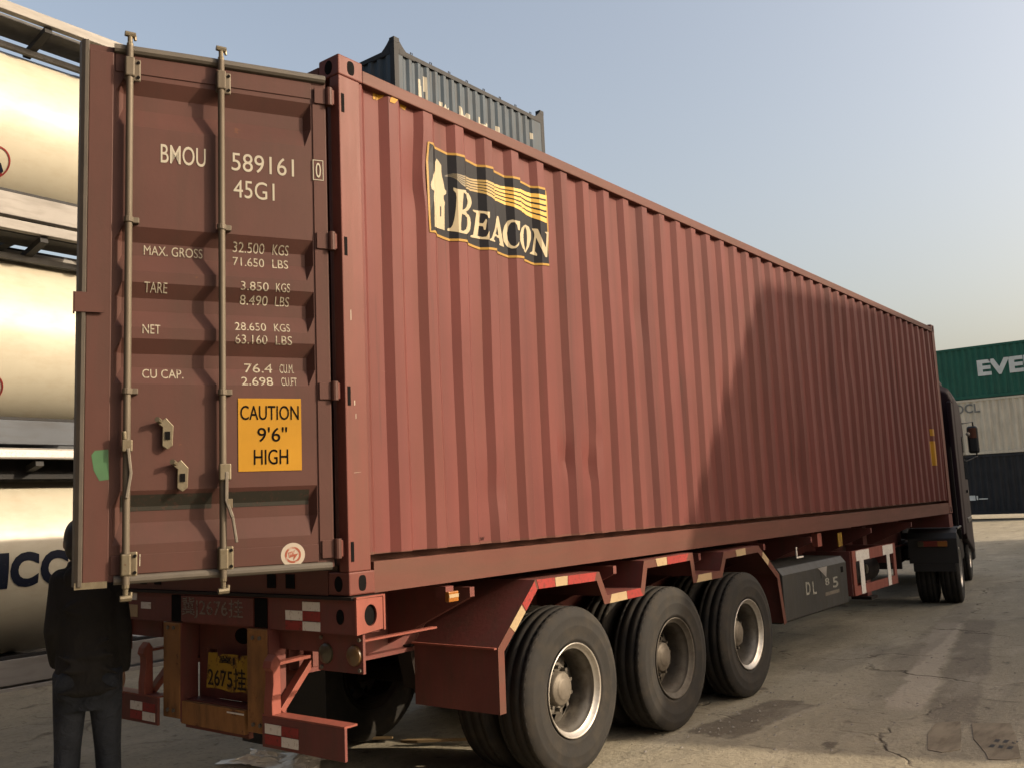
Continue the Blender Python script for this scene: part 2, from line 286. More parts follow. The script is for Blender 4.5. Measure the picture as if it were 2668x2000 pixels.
# ------------------------------------------------------------------ mesh helpers
class MB:
    """collects geometry for ONE mesh object; off shifts everything added"""
    def __init__(s, off=(0, 0, 0)): s.v = []; s.f = []; s.off = off
    def add(s, vs_, fs):
        n = len(s.v); ox, oy, oz = s.off
        s.v += [(x+ox, y+oy, z+oz) for x, y, z in vs_]; s.f += [tuple(i+n for i in f) for f in fs]; return s
    def box(s, x0, x1, y0, y1, z0, z1):
        return s.add([(x0,y0,z0),(x1,y0,z0),(x1,y1,z0),(x0,y1,z0),(x0,y0,z1),(x1,y0,z1),(x1,y1,z1),(x0,y1,z1)],
                     [(0,3,2,1),(4,5,6,7),(0,1,5,4),(1,2,6,5),(2,3,7,6),(3,0,4,7)])
    def prism(s, poly, axis, a, b):
        """polygon of 2D points swept along axis from a to b; 2D order is (y,z),(x,z),(x,y)"""
        def P(p, t):
            return (t, p[0], p[1]) if axis == 0 else (p[0], t, p[1]) if axis == 1 else (p[0], p[1], t)
        n = len(poly)
        vs_ = [P(p, a) for p in poly] + [P(p, b) for p in poly]
        fs = [tuple(range(n))[::-1], tuple(range(n, 2*n))] + [(i, (i+1) % n, n+(i+1) % n, n+i) for i in range(n)]
        return s.add(vs_, fs)
    def tube(s, pts, r, n=12, cap=True):
        pts = [Vector(p) for p in pts]; rs = r if isinstance(r, (list, tuple)) else [r]*len(pts)
        vs_ = []; fs = []; prev = None
        for k, p in enumerate(pts):
            d = (pts[min(k+1, len(pts)-1)] - pts[max(k-1, 0)]).normalized()
            ref = Vector((0, 0, 1)) if abs(d.z) < 0.9 else Vector((1, 0, 0))
            if prev is not None: ref = prev
            a = (ref - d*ref.dot(d)).normalized(); b = d.cross(a); prev = a
            for i in range(n):
                t = 2*math.pi*i/n; vs_.append(tuple(p + (a*math.cos(t) + b*math.sin(t))*rs[k]))
        for k in range(len(pts)-1):
            for i in range(n):
                j = (i+1) % n; fs.append((k*n+i, k*n+j, (k+1)*n+j, (k+1)*n+i))
        if cap:
            fs.append(tuple(range(n))[::-1]); q = (len(pts)-1)*n; fs.append(tuple(range(q, q+n)))
        return s.add(vs_, fs)
    def bar(s, p, q, w, h, up=(0, 0, 1)):
        p = Vector(p); q = Vector(q); d = (q-p).normalized(); u = Vector(up)
        if abs(d.dot(u)) > 0.95: u = Vector((1, 0, 0))
        a = d.cross(u).normalized(); b = a.cross(d)
        vs_ = [tuple(c + a*sx*w/2 + b*sy*h/2) for c in (p, q) for sx, sy in ((-1,-1),(1,-1),(1,1),(-1,1))]
        return s.add(vs_, [(0,1,2,3),(7,6,5,4),(0,4,5,1),(1,5,6,2),(2,6,7,3),(3,7,4,0)])
    def lathe(s, prof, axis=0, n=48, center=(0, 0, 0), closed=False):
        """prof: list of (along, radius) spun round axis"""
        vs_ = []; fs = []
        for a, r in prof:
            for i in range(n):
                t = 2*math.pi*i/n; c, d = r*math.cos(t), r*math.sin(t)
                q = (a, c, d) if axis == 0 else (d, a, c) if axis == 1 else (c, d, a)
                vs_.append((q[0]+center[0], q[1]+center[1], q[2]+center[2]))
        m = len(prof)
        for k in range(m if closed else m-1):
            for i in range(n):
                j = (i+1) % n; k2 = (k+1) % m; fs.append((k*n+i, k2*n+i, k2*n+j, k*n+j))
        return s.add(vs_, fs)
    def ellipsoid(s, c, r, n=16, m=10, rot=None):
        vs_ = []; fs = []
        for k in range(m+1):
            ph = math.pi*k/m
            for i in range(n):
                t = 2*math.pi*i/n
                p = Vector((r[0]*math.sin(ph)*math.cos(t), r[1]*math.sin(ph)*math.sin(t), r[2]*math.cos(ph)))
                if rot: p = rot @ p
                vs_.append((p.x+c[0], p.y+c[1], p.z+c[2]))
        for k in range(m):
            for i in range(n):
                j = (i+1) % n; fs.append((k*n+i, (k+1)*n+i, (k+1)*n+j, k*n+j))
        return s.add(vs_, fs)
    def mesh(s, name, mat, smooth=False, weld=False):
        me = bpy.data.meshes.new(name); me.from_pydata(s.v, [], s.f)
        bm = bmesh.new(); bm.from_mesh(me)
        if weld: bmesh.ops.remove_doubles(bm, verts=bm.verts, dist=1e-5)
        bmesh.ops.recalc_face_normals(bm, faces=bm.faces); bm.to_mesh(me); bm.free()
        if smooth is True: me.polygons.foreach_set('use_smooth', [True]*len(me.polygons))
        if mat: me.materials.append(M[mat] if isinstance(mat, str) else mat)
        me.update(); return me
    def build(s, name, mat, parent=None, smooth=False, bevel=0, weld=False, label=None):
        o = link(name, s.mesh(name, mat, smooth, weld), parent)
        if bevel: add_bevel(o, bevel)
        if smooth == 'auto': auto_smooth(o)
        if label: o['label'] = label
        return o
def link(name, me, parent=None):
    o = bpy.data.objects.new(name, me); COL.objects.link(o)
    if parent: o.parent = parent
    return o
def add_bevel(o, w):
    b = o.modifiers.new('bevel', 'BEVEL'); b.width = w; b.segments = 2; b.limit_method = 'ANGLE'; b.angle_limit = R(40)
def auto_smooth(o, ang=35):
    me = o.data
    me.polygons.foreach_set('use_smooth', [True]*len(me.polygons))
    bm = bmesh.new(); bm.from_mesh(me)
    for e in bm.edges:
        e.smooth = not (len(e.link_faces) == 2 and e.calc_face_angle(0) > R(ang))
    bm.to_mesh(me); bm.free()
def thing(name, label, cat, loc=(0, 0, 0), rz=0, group=None):
    o = bpy.data.objects.new(name, None); COL.objects.link(o)
    o.location = loc; o.rotation_euler = (0, 0, rz); o.empty_display_size = 0.3
    tag(o, label, cat, group); return o
def tag(o, label, cat, group=None):
    o['label'] = label; o['category'] = cat
    if group: o['group'] = group
    return o
def struct(o):
    o['kind'] = 'structure'; return o
def dup(o, parent=None):
    c = o.copy(); COL.objects.link(c); c.parent = parent
    for ch in list(o.children): dup(ch, c)
    return c
# --- flat shapes in 2D, cut along the folds of the sheet they are painted on
def curve_mesh(loops):
    c = bpy.data.curves.new('outline', 'CURVE'); c.dimensions = '2D'; c.fill_mode = 'BOTH'
    for lp in loops:
        s = c.splines.new('POLY'); s.points.add(len(lp)-1); s.use_cyclic_u = True
        for p, q in zip(s.points, lp): p.co = (q[0], q[1], 0, 1)
    return eval_mesh(c)
def text_mesh(t, bold=0.0):
    c = bpy.data.curves.new('text', 'FONT'); c.body = t; c.resolution_u = 4
    c.offset = bold
    return eval_mesh(c)
def eval_mesh(c):
    o = bpy.data.objects.new('tmp', c); COL.objects.link(o)
    me = bpy.data.meshes.new_from_object(o.evaluated_get(bpy.context.evaluated_depsgraph_get()))
    bpy.data.objects.remove(o); bpy.data.curves.remove(c)
    me.materials.clear()
    return me
def fit(me, x0, x1, y0, y1, shear=0):
    xs = [v.co.x for v in me.vertices]; ys = [v.co.y for v in me.vertices]
    ax, bx, ay, by = min(xs), max(xs), min(ys), max(ys)
    for v in me.vertices:
        v.co.x = x0 + (v.co.x-ax)/(bx-ax)*(x1-x0); v.co.y = y0 + (v.co.y-ay)/(by-ay)*(y1-y0); v.co.z = 0
    return me
def decal(name, me, mat, parent, place, cuts=(), axis=0):
    """me lies in 2D; cut at the given values of its axis, then each vertex goes to place(a, b)"""
    bm = bmesh.new(); bm.from_mesh(me)
    no = (1, 0, 0) if axis == 0 else (0, 1, 0)
    vals = [v.co[axis] for v in bm.verts]; lo, hi = min(vals), max(vals)
    for c in cuts:
        if lo < c < hi:
            bmesh.ops.bisect_plane(bm, geom=bm.verts[:]+bm.edges[:]+bm.faces[:], plane_co=(c, 0, 0) if axis == 0 else (0, c, 0), plane_no=no)
    for v in bm.verts: v.co = place(v.co.x, v.co.y)
    bm.to_mesh(me); bm.free(); me.name = name
    me.materials.append(M[mat]); me.update()
    return link(name, me, parent)
def rect(x0, x1, y0, y1): return [(x0, y0), (x1, y0), (x1, y1), (x0, y1)]
def rect_mesh(x0, x1, y0, y1):
    me = bpy.data.meshes.new('rect'); me.from_pydata([(x0,y0,0),(x1,y0,0),(x1,y1,0),(x0,y1,0)], [], [(0,1,2,3)]); return me
def lerp(a, b, t): return a+(b-a)*t

# traced outlines of the emblem: (distance along the container, height)
FLAG_PTS = [(0.706,2.598),(0.748,2.602),(0.789,2.603),(0.831,2.6),(0.873,2.596),(0.914,2.593),(0.956,2.594),(0.997,2.598),(1.039,2.602),(1.081,2.603),(1.122,2.6),(1.164,2.596),(1.206,2.593),(1.247,2.594),(1.289,2.598),(1.331,2.602),(1.372,2.603),(1.414,2.6),(1.455,2.596),(1.497,2.593),(1.539,2.594),(1.58,2.598),(1.622,2.602),(1.664,2.603),(1.705,2.6),(1.747,2.596),(1.788,2.593),(1.83,2.594),(1.872,2.598),(1.913,2.602),(1.955,2.603),(1.962,2.52),(1.96,2.33),(1.95,2.18),(1.94,2.04),(1.899,2.041),(1.857,2.038),(1.816,2.033),(1.774,2.031),(1.733,2.032),(1.691,2.037),(1.65,2.04),(1.609,2.041),(1.567,2.038),(1.526,2.033),(1.484,2.031),(1.443,2.033),(1.401,2.037),(1.36,2.04),(1.319,2.041),(1.277,2.038),(1.236,2.033),(1.194,2.031),(1.153,2.033),(1.111,2.037),(1.07,2.04),(1.028,2.041),(0.987,2.037),(0.946,2.033),(0.904,2.031),(0.863,2.033),(0.821,2.037),(0.78,2.04),(0.738,2.041),(0.697,2.037),(0.692,2.11),(0.694,2.27),(0.698,2.48)]
LIGHTHOUSE_PTS = [(0.814,2.529),(0.808,2.516),(0.801,2.504),(0.801,2.49),(0.8,2.476),(0.797,2.461),(0.793,2.446),(0.757,2.416),(0.746,2.399),(0.742,2.387),(0.738,2.375),(0.733,2.362),(0.729,2.348),(0.725,2.335),(0.726,2.322),(0.727,2.309),(0.738,2.305),(0.749,2.301),(0.747,2.287),(0.744,2.273),(0.742,2.259),(0.742,2.247),(0.743,2.234),(0.743,2.221),(0.744,2.209),(0.744,2.196),(0.744,2.183),(0.744,2.17),(0.743,2.156),(0.743,2.143),(0.743,2.13),(0.743,2.117),(0.742,2.103),(0.742,2.09),(0.742,2.077),(0.793,2.09),(0.816,2.092),(0.834,2.091),(0.852,2.091),(0.869,2.09),(0.869,2.104),(0.87,2.117),(0.87,2.131),(0.87,2.144),(0.871,2.158),(0.871,2.171),(0.871,2.185),(0.872,2.199),(0.872,2.212),(0.873,2.226),(0.873,2.239),(0.876,2.254),(0.878,2.268),(0.873,2.277),(0.868,2.287),(0.868,2.298),(0.869,2.309),(0.893,2.326),(0.894,2.342),(0.879,2.355),(0.876,2.369),(0.873,2.382),(0.869,2.396),(0.864,2.411),(0.859,2.426),(0.856,2.442),(0.853,2.457),(0.854,2.47),(0.854,2.483),(0.855,2.496),(0.844,2.507),(0.833,2.517),(0.824,2.523)]
SLIT_PTS = [(0.834,2.233),(0.843,2.234),(0.842,2.218),(0.842,2.202),(0.841,2.186),(0.84,2.17),(0.831,2.17),(0.832,2.185),(0.833,2.201),(0.833,2.217)]
B_PTS = [[(0.937,2.372),(0.947,2.368),(0.958,2.363),(0.979,2.366),(1.0,2.369),(1.022,2.373),(1.055,2.374),(1.101,2.381),(1.112,2.37),(1.124,2.359),(1.129,2.343),(1.133,2.327),(1.127,2.311),(1.121,2.296),(1.107,2.28),(1.094,2.265),(1.026,2.233),(1.039,2.229),(1.093,2.242),(1.102,2.232),(1.112,2.221),(1.114,2.205),(1.117,2.189),(1.115,2.175),(1.112,2.162),(1.11,2.149),(1.102,2.136),(1.094,2.123),(1.03,2.091),(1.006,2.09),(0.982,2.089),(0.961,2.088),(0.949,2.09),(0.937,2.092),(0.925,2.093),(0.913,2.094),(0.892,2.092),(0.893,2.106),(0.909,2.112),(0.919,2.115),(0.928,2.132),(0.931,2.144),(0.934,2.156),(0.937,2.168),(0.939,2.181),(0.941,2.195),(0.943,2.209),(0.945,2.223),(0.946,2.236),(0.948,2.25),(0.949,2.265),(0.95,2.28),(0.951,2.295),(0.952,2.31),(0.951,2.324),(0.949,2.338),(0.944,2.345),(0.938,2.353)],[(1.017,2.358),(1.029,2.349),(1.06,2.35),(1.088,2.344),(1.093,2.329),(1.091,2.314),(1.088,2.3),(1.036,2.268),(1.028,2.255),(1.013,2.246),(0.998,2.238),(1.001,2.255),(1.003,2.272),(1.005,2.289),(1.007,2.304),(1.01,2.319),(1.012,2.334),(1.014,2.346)],[(0.993,2.214),(1.007,2.212),(1.021,2.21),(1.03,2.201),(1.056,2.198),(1.059,2.183),(1.061,2.167),(1.034,2.141),(1.028,2.123),(1.015,2.114),(1.003,2.105),(0.979,2.105),(0.98,2.118),(0.98,2.131),(0.981,2.144),(0.982,2.157),(0.985,2.172),(0.987,2.186),(0.99,2.2)]]
E_PTS = [[(1.14,2.281),(1.162,2.283),(1.183,2.285),(1.201,2.287),(1.212,2.286),(1.223,2.285),(1.234,2.284),(1.246,2.283),(1.268,2.287),(1.266,2.272),(1.265,2.258),(1.263,2.243),(1.248,2.243),(1.243,2.259),(1.229,2.27),(1.217,2.271),(1.205,2.271),(1.203,2.255),(1.201,2.239),(1.2,2.222),(1.198,2.206),(1.208,2.205),(1.218,2.204),(1.224,2.215),(1.229,2.225),(1.235,2.236),(1.241,2.225),(1.238,2.209),(1.235,2.194),(1.233,2.178),(1.23,2.162),(1.221,2.162),(1.219,2.173),(1.218,2.184),(1.206,2.186),(1.194,2.187),(1.19,2.173),(1.187,2.159),(1.183,2.145),(1.18,2.131),(1.177,2.117),(1.199,2.117),(1.211,2.114),(1.222,2.116),(1.233,2.118),(1.239,2.131),(1.245,2.144),(1.255,2.16),(1.254,2.144),(1.252,2.129),(1.251,2.114),(1.249,2.099),(1.236,2.099),(1.225,2.1),(1.214,2.1),(1.203,2.101),(1.188,2.1),(1.168,2.099),(1.147,2.098),(1.127,2.096),(1.107,2.095),(1.109,2.107),(1.135,2.115),(1.139,2.128),(1.143,2.141),(1.146,2.155),(1.15,2.168),(1.154,2.182),(1.157,2.197),(1.16,2.211),(1.163,2.225),(1.167,2.24),(1.17,2.254),(1.173,2.268),(1.144,2.27)]]
A_PTS = [[(1.382,2.292),(1.398,2.295),(1.401,2.282),(1.404,2.269),(1.407,2.256),(1.41,2.242),(1.413,2.229),(1.416,2.215),(1.419,2.201),(1.422,2.187),(1.425,2.173),(1.427,2.16),(1.43,2.146),(1.433,2.133),(1.436,2.12),(1.439,2.107),(1.442,2.095),(1.419,2.097),(1.396,2.098),(1.392,2.106),(1.401,2.114),(1.397,2.13),(1.393,2.147),(1.364,2.145),(1.305,2.133),(1.299,2.12),(1.293,2.108),(1.31,2.104),(1.307,2.095),(1.289,2.096),(1.27,2.096),(1.251,2.097),(1.254,2.104),(1.274,2.115),(1.283,2.132),(1.291,2.149),(1.3,2.165),(1.309,2.182),(1.313,2.196),(1.317,2.209),(1.321,2.223),(1.348,2.246),(1.376,2.273)],[(1.379,2.219),(1.382,2.204),(1.384,2.19),(1.387,2.175),(1.389,2.161),(1.373,2.163),(1.313,2.147),(1.32,2.165),(1.368,2.199)]]
C_PTS = [[(1.583,2.292),(1.58,2.276),(1.578,2.259),(1.576,2.242),(1.573,2.225),(1.555,2.227),(1.551,2.243),(1.548,2.258),(1.534,2.266),(1.526,2.275),(1.517,2.273),(1.507,2.271),(1.498,2.258),(1.49,2.244),(1.487,2.228),(1.484,2.213),(1.479,2.196),(1.481,2.181),(1.483,2.166),(1.484,2.15),(1.49,2.135),(1.497,2.119),(1.507,2.113),(1.518,2.108),(1.527,2.116),(1.543,2.125),(1.553,2.138),(1.563,2.15),(1.56,2.136),(1.556,2.122),(1.539,2.109),(1.527,2.097),(1.514,2.095),(1.501,2.093),(1.488,2.101),(1.468,2.107),(1.458,2.116),(1.448,2.126),(1.438,2.136),(1.437,2.153),(1.435,2.17),(1.433,2.187),(1.44,2.205),(1.447,2.223),(1.455,2.241),(1.468,2.255),(1.481,2.27),(1.489,2.282),(1.502,2.287),(1.515,2.292),(1.528,2.288),(1.55,2.288)]]
O_PTS = [[(1.687,2.299),(1.706,2.295),(1.725,2.292),(1.732,2.28),(1.739,2.269),(1.746,2.257),(1.745,2.241),(1.744,2.224),(1.742,2.208),(1.735,2.193),(1.728,2.178),(1.721,2.163),(1.714,2.148),(1.7,2.132),(1.686,2.115),(1.672,2.098),(1.661,2.108),(1.603,2.102),(1.593,2.112),(1.586,2.126),(1.579,2.14),(1.573,2.155),(1.573,2.17),(1.574,2.186),(1.574,2.202),(1.582,2.219),(1.59,2.237),(1.599,2.254),(1.667,2.286)],[(1.684,2.286),(1.691,2.273),(1.698,2.259),(1.698,2.241),(1.699,2.223),(1.699,2.205),(1.696,2.187),(1.693,2.168),(1.69,2.15),(1.681,2.132),(1.673,2.114),(1.669,2.126),(1.665,2.138),(1.661,2.15),(1.66,2.165),(1.659,2.179),(1.609,2.177),(1.608,2.191),(1.66,2.225),(1.663,2.242),(1.667,2.259),(1.675,2.272)]]
N_PTS = [[(1.758,2.287),(1.775,2.288),(1.787,2.288),(1.798,2.287),(1.803,2.273),(1.807,2.258),(1.812,2.243),(1.816,2.229),(1.825,2.215),(1.835,2.202),(1.844,2.189),(1.854,2.176),(1.863,2.163),(1.866,2.18),(1.869,2.197),(1.872,2.214),(1.875,2.231),(1.878,2.248),(1.881,2.265),(1.857,2.275),(1.883,2.28),(1.959,2.304),(1.955,2.287),(1.952,2.27),(1.947,2.253),(1.893,2.218),(1.89,2.201),(1.887,2.184),(1.884,2.167),(1.881,2.149),(1.878,2.132),(1.876,2.115),(1.873,2.098),(1.852,2.095),(1.842,2.107),(1.833,2.119),(1.823,2.131),(1.815,2.144),(1.81,2.157),(1.805,2.171),(1.8,2.185),(1.795,2.199),(1.791,2.212),(1.786,2.226),(1.784,2.21),(1.782,2.194),(1.78,2.177),(1.778,2.161),(1.776,2.145),(1.774,2.129),(1.78,2.12),(1.786,2.111),(1.786,2.096),(1.772,2.101),(1.747,2.102),(1.72,2.101),(1.725,2.111),(1.75,2.122),(1.755,2.138),(1.759,2.153),(1.763,2.169),(1.767,2.184),(1.77,2.199),(1.772,2.214),(1.775,2.229),(1.777,2.244),(1.775,2.256),(1.773,2.268),(1.767,2.278)]]
WAVES_PTS = [[(0.883,2.439),(0.903,2.448),(0.918,2.455),(0.929,2.458),(0.939,2.461),(0.95,2.461),(0.963,2.462),(0.983,2.464),(1.003,2.465),(1.023,2.465),(1.086,2.485),(1.107,2.484),(1.127,2.483),(1.148,2.486),(1.169,2.489),(1.191,2.493),(1.205,2.493),(1.216,2.493),(1.228,2.493),(1.239,2.493),(1.255,2.495),(1.277,2.494),(1.298,2.493),(1.32,2.492),(1.387,2.511),(1.41,2.511),(1.432,2.51),(1.455,2.514),(1.478,2.518),(1.492,2.517),(1.504,2.516),(1.516,2.515),(1.528,2.513),(1.548,2.514),(1.571,2.517),(1.595,2.519),(1.666,2.542),(1.69,2.54),(1.714,2.538),(1.739,2.539),(1.763,2.54),(1.778,2.54),(1.791,2.54),(1.803,2.539),(1.815,2.539),(1.839,2.541),(1.864,2.543),(1.886,2.546),(1.959,2.569),(1.957,2.554),(1.956,2.538),(1.883,2.516),(1.862,2.514),(1.836,2.512),(1.814,2.511),(1.802,2.512),(1.79,2.513),(1.777,2.514),(1.761,2.514),(1.737,2.513),(1.712,2.513),(1.688,2.516),(1.665,2.519),(1.593,2.497),(1.57,2.496),(1.546,2.494),(1.527,2.493),(1.515,2.495),(1.503,2.497),(1.492,2.498),(1.477,2.499),(1.454,2.496),(1.431,2.493),(1.409,2.493),(1.386,2.494),(1.319,2.476),(1.297,2.478),(1.276,2.479),(1.254,2.48),(1.239,2.479),(1.227,2.48),(1.216,2.48),(1.205,2.48),(1.19,2.48),(1.169,2.476),(1.148,2.473),(1.127,2.471),(1.106,2.472),(1.08,2.472),(1.023,2.455),(1.003,2.456),(0.982,2.456),(0.962,2.456),(0.95,2.456),(0.939,2.457),(0.928,2.455),(0.918,2.453),(0.903,2.447),(0.883,2.438)],[(0.883,2.438),(0.903,2.446),(0.918,2.452),(0.928,2.453),(0.939,2.455),(0.95,2.454),(0.962,2.453),(0.982,2.453),(1.002,2.452),(1.022,2.451),(1.078,2.466),(1.106,2.467),(1.126,2.465),(1.147,2.468),(1.168,2.471),(1.19,2.474),(1.204,2.475),(1.216,2.474),(1.227,2.474),(1.238,2.473),(1.254,2.474),(1.275,2.473),(1.297,2.472),(1.319,2.469),(1.386,2.487),(1.408,2.486),(1.431,2.485),(1.453,2.488),(1.476,2.49),(1.491,2.49),(1.503,2.488),(1.515,2.486),(1.527,2.485),(1.545,2.485),(1.569,2.487),(1.592,2.487),(1.664,2.509),(1.688,2.505),(1.712,2.502),(1.736,2.502),(1.76,2.502),(1.777,2.503),(1.789,2.501),(1.801,2.5),(1.814,2.498),(1.835,2.499),(1.86,2.501),(1.882,2.503),(1.955,2.525),(1.954,2.51),(1.953,2.496),(1.88,2.475),(1.858,2.474),(1.833,2.472),(1.813,2.472),(1.8,2.474),(1.788,2.476),(1.776,2.478),(1.758,2.478),(1.734,2.478),(1.71,2.479),(1.686,2.483),(1.662,2.487),(1.591,2.467),(1.567,2.467),(1.544,2.465),(1.526,2.466),(1.514,2.468),(1.502,2.47),(1.491,2.472),(1.475,2.472),(1.452,2.47),(1.429,2.468),(1.407,2.469),(1.385,2.47),(1.318,2.454),(1.296,2.457),(1.274,2.459),(1.253,2.46),(1.238,2.46),(1.227,2.461),(1.215,2.462),(1.204,2.463),(1.189,2.462),(1.168,2.459),(1.147,2.456),(1.126,2.454),(1.105,2.456),(1.073,2.454),(1.022,2.441),(1.002,2.443),(0.982,2.445),(0.962,2.448),(0.95,2.449),(0.939,2.452),(0.928,2.451),(0.918,2.45),(0.903,2.444),(0.883,2.437)],[(0.883,2.436),(0.903,2.444),(0.917,2.448),(0.928,2.449),(0.939,2.45),(0.95,2.447),(0.962,2.445),(0.982,2.442),(1.002,2.439),(1.022,2.436),(1.071,2.447),(1.105,2.451),(1.125,2.448),(1.146,2.45),(1.167,2.453),(1.189,2.456),(1.204,2.457),(1.215,2.456),(1.226,2.455),(1.238,2.453),(1.252,2.453),(1.274,2.452),(1.296,2.45),(1.317,2.446),(1.384,2.462),(1.406,2.461),(1.429,2.46),(1.452,2.462),(1.474,2.463),(1.49,2.463),(1.502,2.461),(1.514,2.459),(1.526,2.457),(1.543,2.456),(1.567,2.457),(1.59,2.457),(1.662,2.476),(1.685,2.472),(1.709,2.467),(1.733,2.466),(1.757,2.466),(1.775,2.466),(1.788,2.463),(1.8,2.461),(1.812,2.459),(1.832,2.459),(1.857,2.46),(1.879,2.461),(1.952,2.482),(1.95,2.467),(1.949,2.453),(1.877,2.433),(1.855,2.432),(1.83,2.431),(1.811,2.433),(1.799,2.436),(1.787,2.438),(1.775,2.441),(1.756,2.442),(1.731,2.443),(1.707,2.444),(1.684,2.449),(1.66,2.455),(1.589,2.436),(1.565,2.437),(1.542,2.436),(1.525,2.438),(1.513,2.441),(1.501,2.443),(1.49,2.445),(1.473,2.446),(1.45,2.445),(1.428,2.444),(1.405,2.445),(1.383,2.446),(1.316,2.431),(1.295,2.436),(1.273,2.438),(1.252,2.439),(1.237,2.44),(1.226,2.442),(1.215,2.443),(1.203,2.445),(1.188,2.444),(1.167,2.441),(1.146,2.439),(1.125,2.436),(1.104,2.44),(1.065,2.435),(1.021,2.427),(1.001,2.43),(0.981,2.434),(0.961,2.439),(0.95,2.442),(0.939,2.446),(0.928,2.446),(0.917,2.446),(0.903,2.442),(0.883,2.435)],[(0.883,2.435),(0.903,2.441),(0.917,2.445),(0.928,2.445),(0.939,2.444),(0.95,2.44),(0.961,2.436),(0.981,2.431),(1.001,2.426),(1.021,2.422),(1.063,2.429),(1.104,2.434),(1.124,2.431),(1.145,2.433),(1.166,2.435),(1.188,2.438),(1.203,2.439),(1.215,2.437),(1.226,2.436),(1.237,2.434),(1.251,2.432),(1.273,2.431),(1.294,2.429),(1.316,2.424),(1.383,2.438),(1.405,2.437),(1.427,2.436),(1.45,2.436),(1.473,2.437),(1.489,2.437),(1.501,2.434),(1.513,2.432),(1.524,2.429),(1.541,2.427),(1.564,2.427),(1.588,2.426),(1.659,2.444),(1.683,2.438),(1.706,2.432),(1.73,2.431),(1.755,2.43),(1.774,2.429),(1.786,2.426),(1.798,2.423),(1.811,2.42),(1.829,2.418),(1.854,2.419),(1.876,2.419),(1.948,2.439),(1.896,2.405),(1.895,2.392),(1.873,2.392),(1.852,2.392),(1.827,2.392),(1.81,2.395),(1.797,2.398),(1.785,2.401),(1.773,2.406),(1.753,2.406),(1.729,2.408),(1.705,2.41),(1.681,2.417),(1.61,2.404),(1.586,2.406),(1.563,2.408),(1.54,2.408),(1.524,2.411),(1.512,2.414),(1.5,2.417),(1.489,2.419),(1.471,2.42),(1.449,2.42),(1.426,2.42),(1.404,2.421),(1.382,2.422),(1.315,2.409),(1.293,2.416),(1.272,2.417),(1.25,2.419),(1.237,2.421),(1.225,2.424),(1.214,2.426),(1.203,2.427),(1.187,2.427),(1.166,2.424),(1.145,2.422),(1.124,2.419),(1.103,2.424),(1.058,2.417),(1.02,2.413),(1.0,2.417),(0.987,2.422),(0.974,2.426),(0.961,2.43),(0.949,2.435),(0.939,2.441),(0.928,2.442),(0.917,2.443),(0.903,2.44),(0.883,2.434)],[(0.883,2.433),(0.903,2.439),(0.917,2.442),(0.928,2.441),(0.939,2.439),(0.949,2.433),(0.961,2.428),(0.974,2.423),(0.987,2.418),(1.0,2.413),(1.02,2.409),(1.056,2.411),(1.103,2.419),(1.123,2.414),(1.144,2.416),(1.165,2.419),(1.187,2.421),(1.203,2.422),(1.214,2.42),(1.225,2.418),(1.236,2.415),(1.25,2.413),(1.271,2.411),(1.293,2.409),(1.314,2.402),(1.381,2.415),(1.403,2.414),(1.426,2.412),(1.448,2.412),(1.471,2.411),(1.489,2.411),(1.5,2.408),(1.512,2.405),(1.524,2.403),(1.539,2.399),(1.562,2.398),(1.586,2.396),(1.609,2.394),(1.673,2.409),(1.688,2.404),(1.704,2.399),(1.728,2.397),(1.752,2.395),(1.773,2.394),(1.785,2.39),(1.797,2.386),(1.809,2.383),(1.826,2.38),(1.851,2.38),(1.872,2.379),(1.894,2.378),(1.892,2.362),(1.891,2.345),(1.869,2.346),(1.848,2.347),(1.823,2.348),(1.808,2.352),(1.796,2.356),(1.784,2.36),(1.772,2.365),(1.75,2.367),(1.726,2.369),(1.702,2.371),(1.686,2.377),(1.671,2.383),(1.607,2.369),(1.584,2.372),(1.561,2.375),(1.538,2.376),(1.523,2.381),(1.511,2.384),(1.499,2.387),(1.488,2.39),(1.469,2.39),(1.447,2.392),(1.424,2.393),(1.402,2.395),(1.38,2.396),(1.32,2.382),(1.306,2.387),(1.292,2.392),(1.27,2.394),(1.249,2.396),(1.236,2.4),(1.225,2.403),(1.213,2.405),(1.202,2.407),(1.186,2.407),(1.165,2.405),(1.143,2.403),(1.122,2.4),(1.102,2.406),(1.05,2.397),(1.019,2.398),(1.0,2.403),(0.986,2.409),(0.974,2.415),(0.96,2.421),(0.949,2.428),(0.939,2.435),(0.928,2.437),(0.917,2.44),(0.903,2.437),(0.883,2.432)]]
HAZARD_PTS = [[(0.299,2.789),(0.322,2.801),(0.317,2.745),(0.297,2.743)],[(0.325,2.798),(0.38,2.802),(0.358,2.767),(0.323,2.742)],[(0.398,2.764),(0.424,2.796),(0.487,2.808),(0.434,2.748),(0.397,2.746)],[(0.508,2.782),(0.573,2.79),(0.552,2.755),(0.514,2.762)]]

# ================================================================== the setting
rng = random.Random(3)
def ground_h(x, y):
    if abs(x) > 15 or y > 27 or y < -5: return 0
    return 0.006*math.sin(x*1.7+y*0.6) + 0.005*math.sin(y*1.3-x*0.8+1) - 0.006
def ground():
    mb = MB()
    xs = [-400, -120, -40, -20] + [-14 + i*0.5 for i in range(45)] + [14, 25, 60, 200, 400]
    ys = [-60, -20, -8] + [-4 + i*0.5 for i in range(61)] + [32, 40, 55, 80, 150, 400, 800]
    vs_ = [(x, y, ground_h(x, y)) for y in ys for x in xs]; n = len(xs)
    fs = [(j*n+i, j*n+i+1, (j+1)*n+i+1, (j+1)*n+i) for j in range(len(ys)-1) for i in range(n-1)]
    mb.add(vs_, fs); return struct(mb.build('ground', 'ground', smooth=True))
ground()
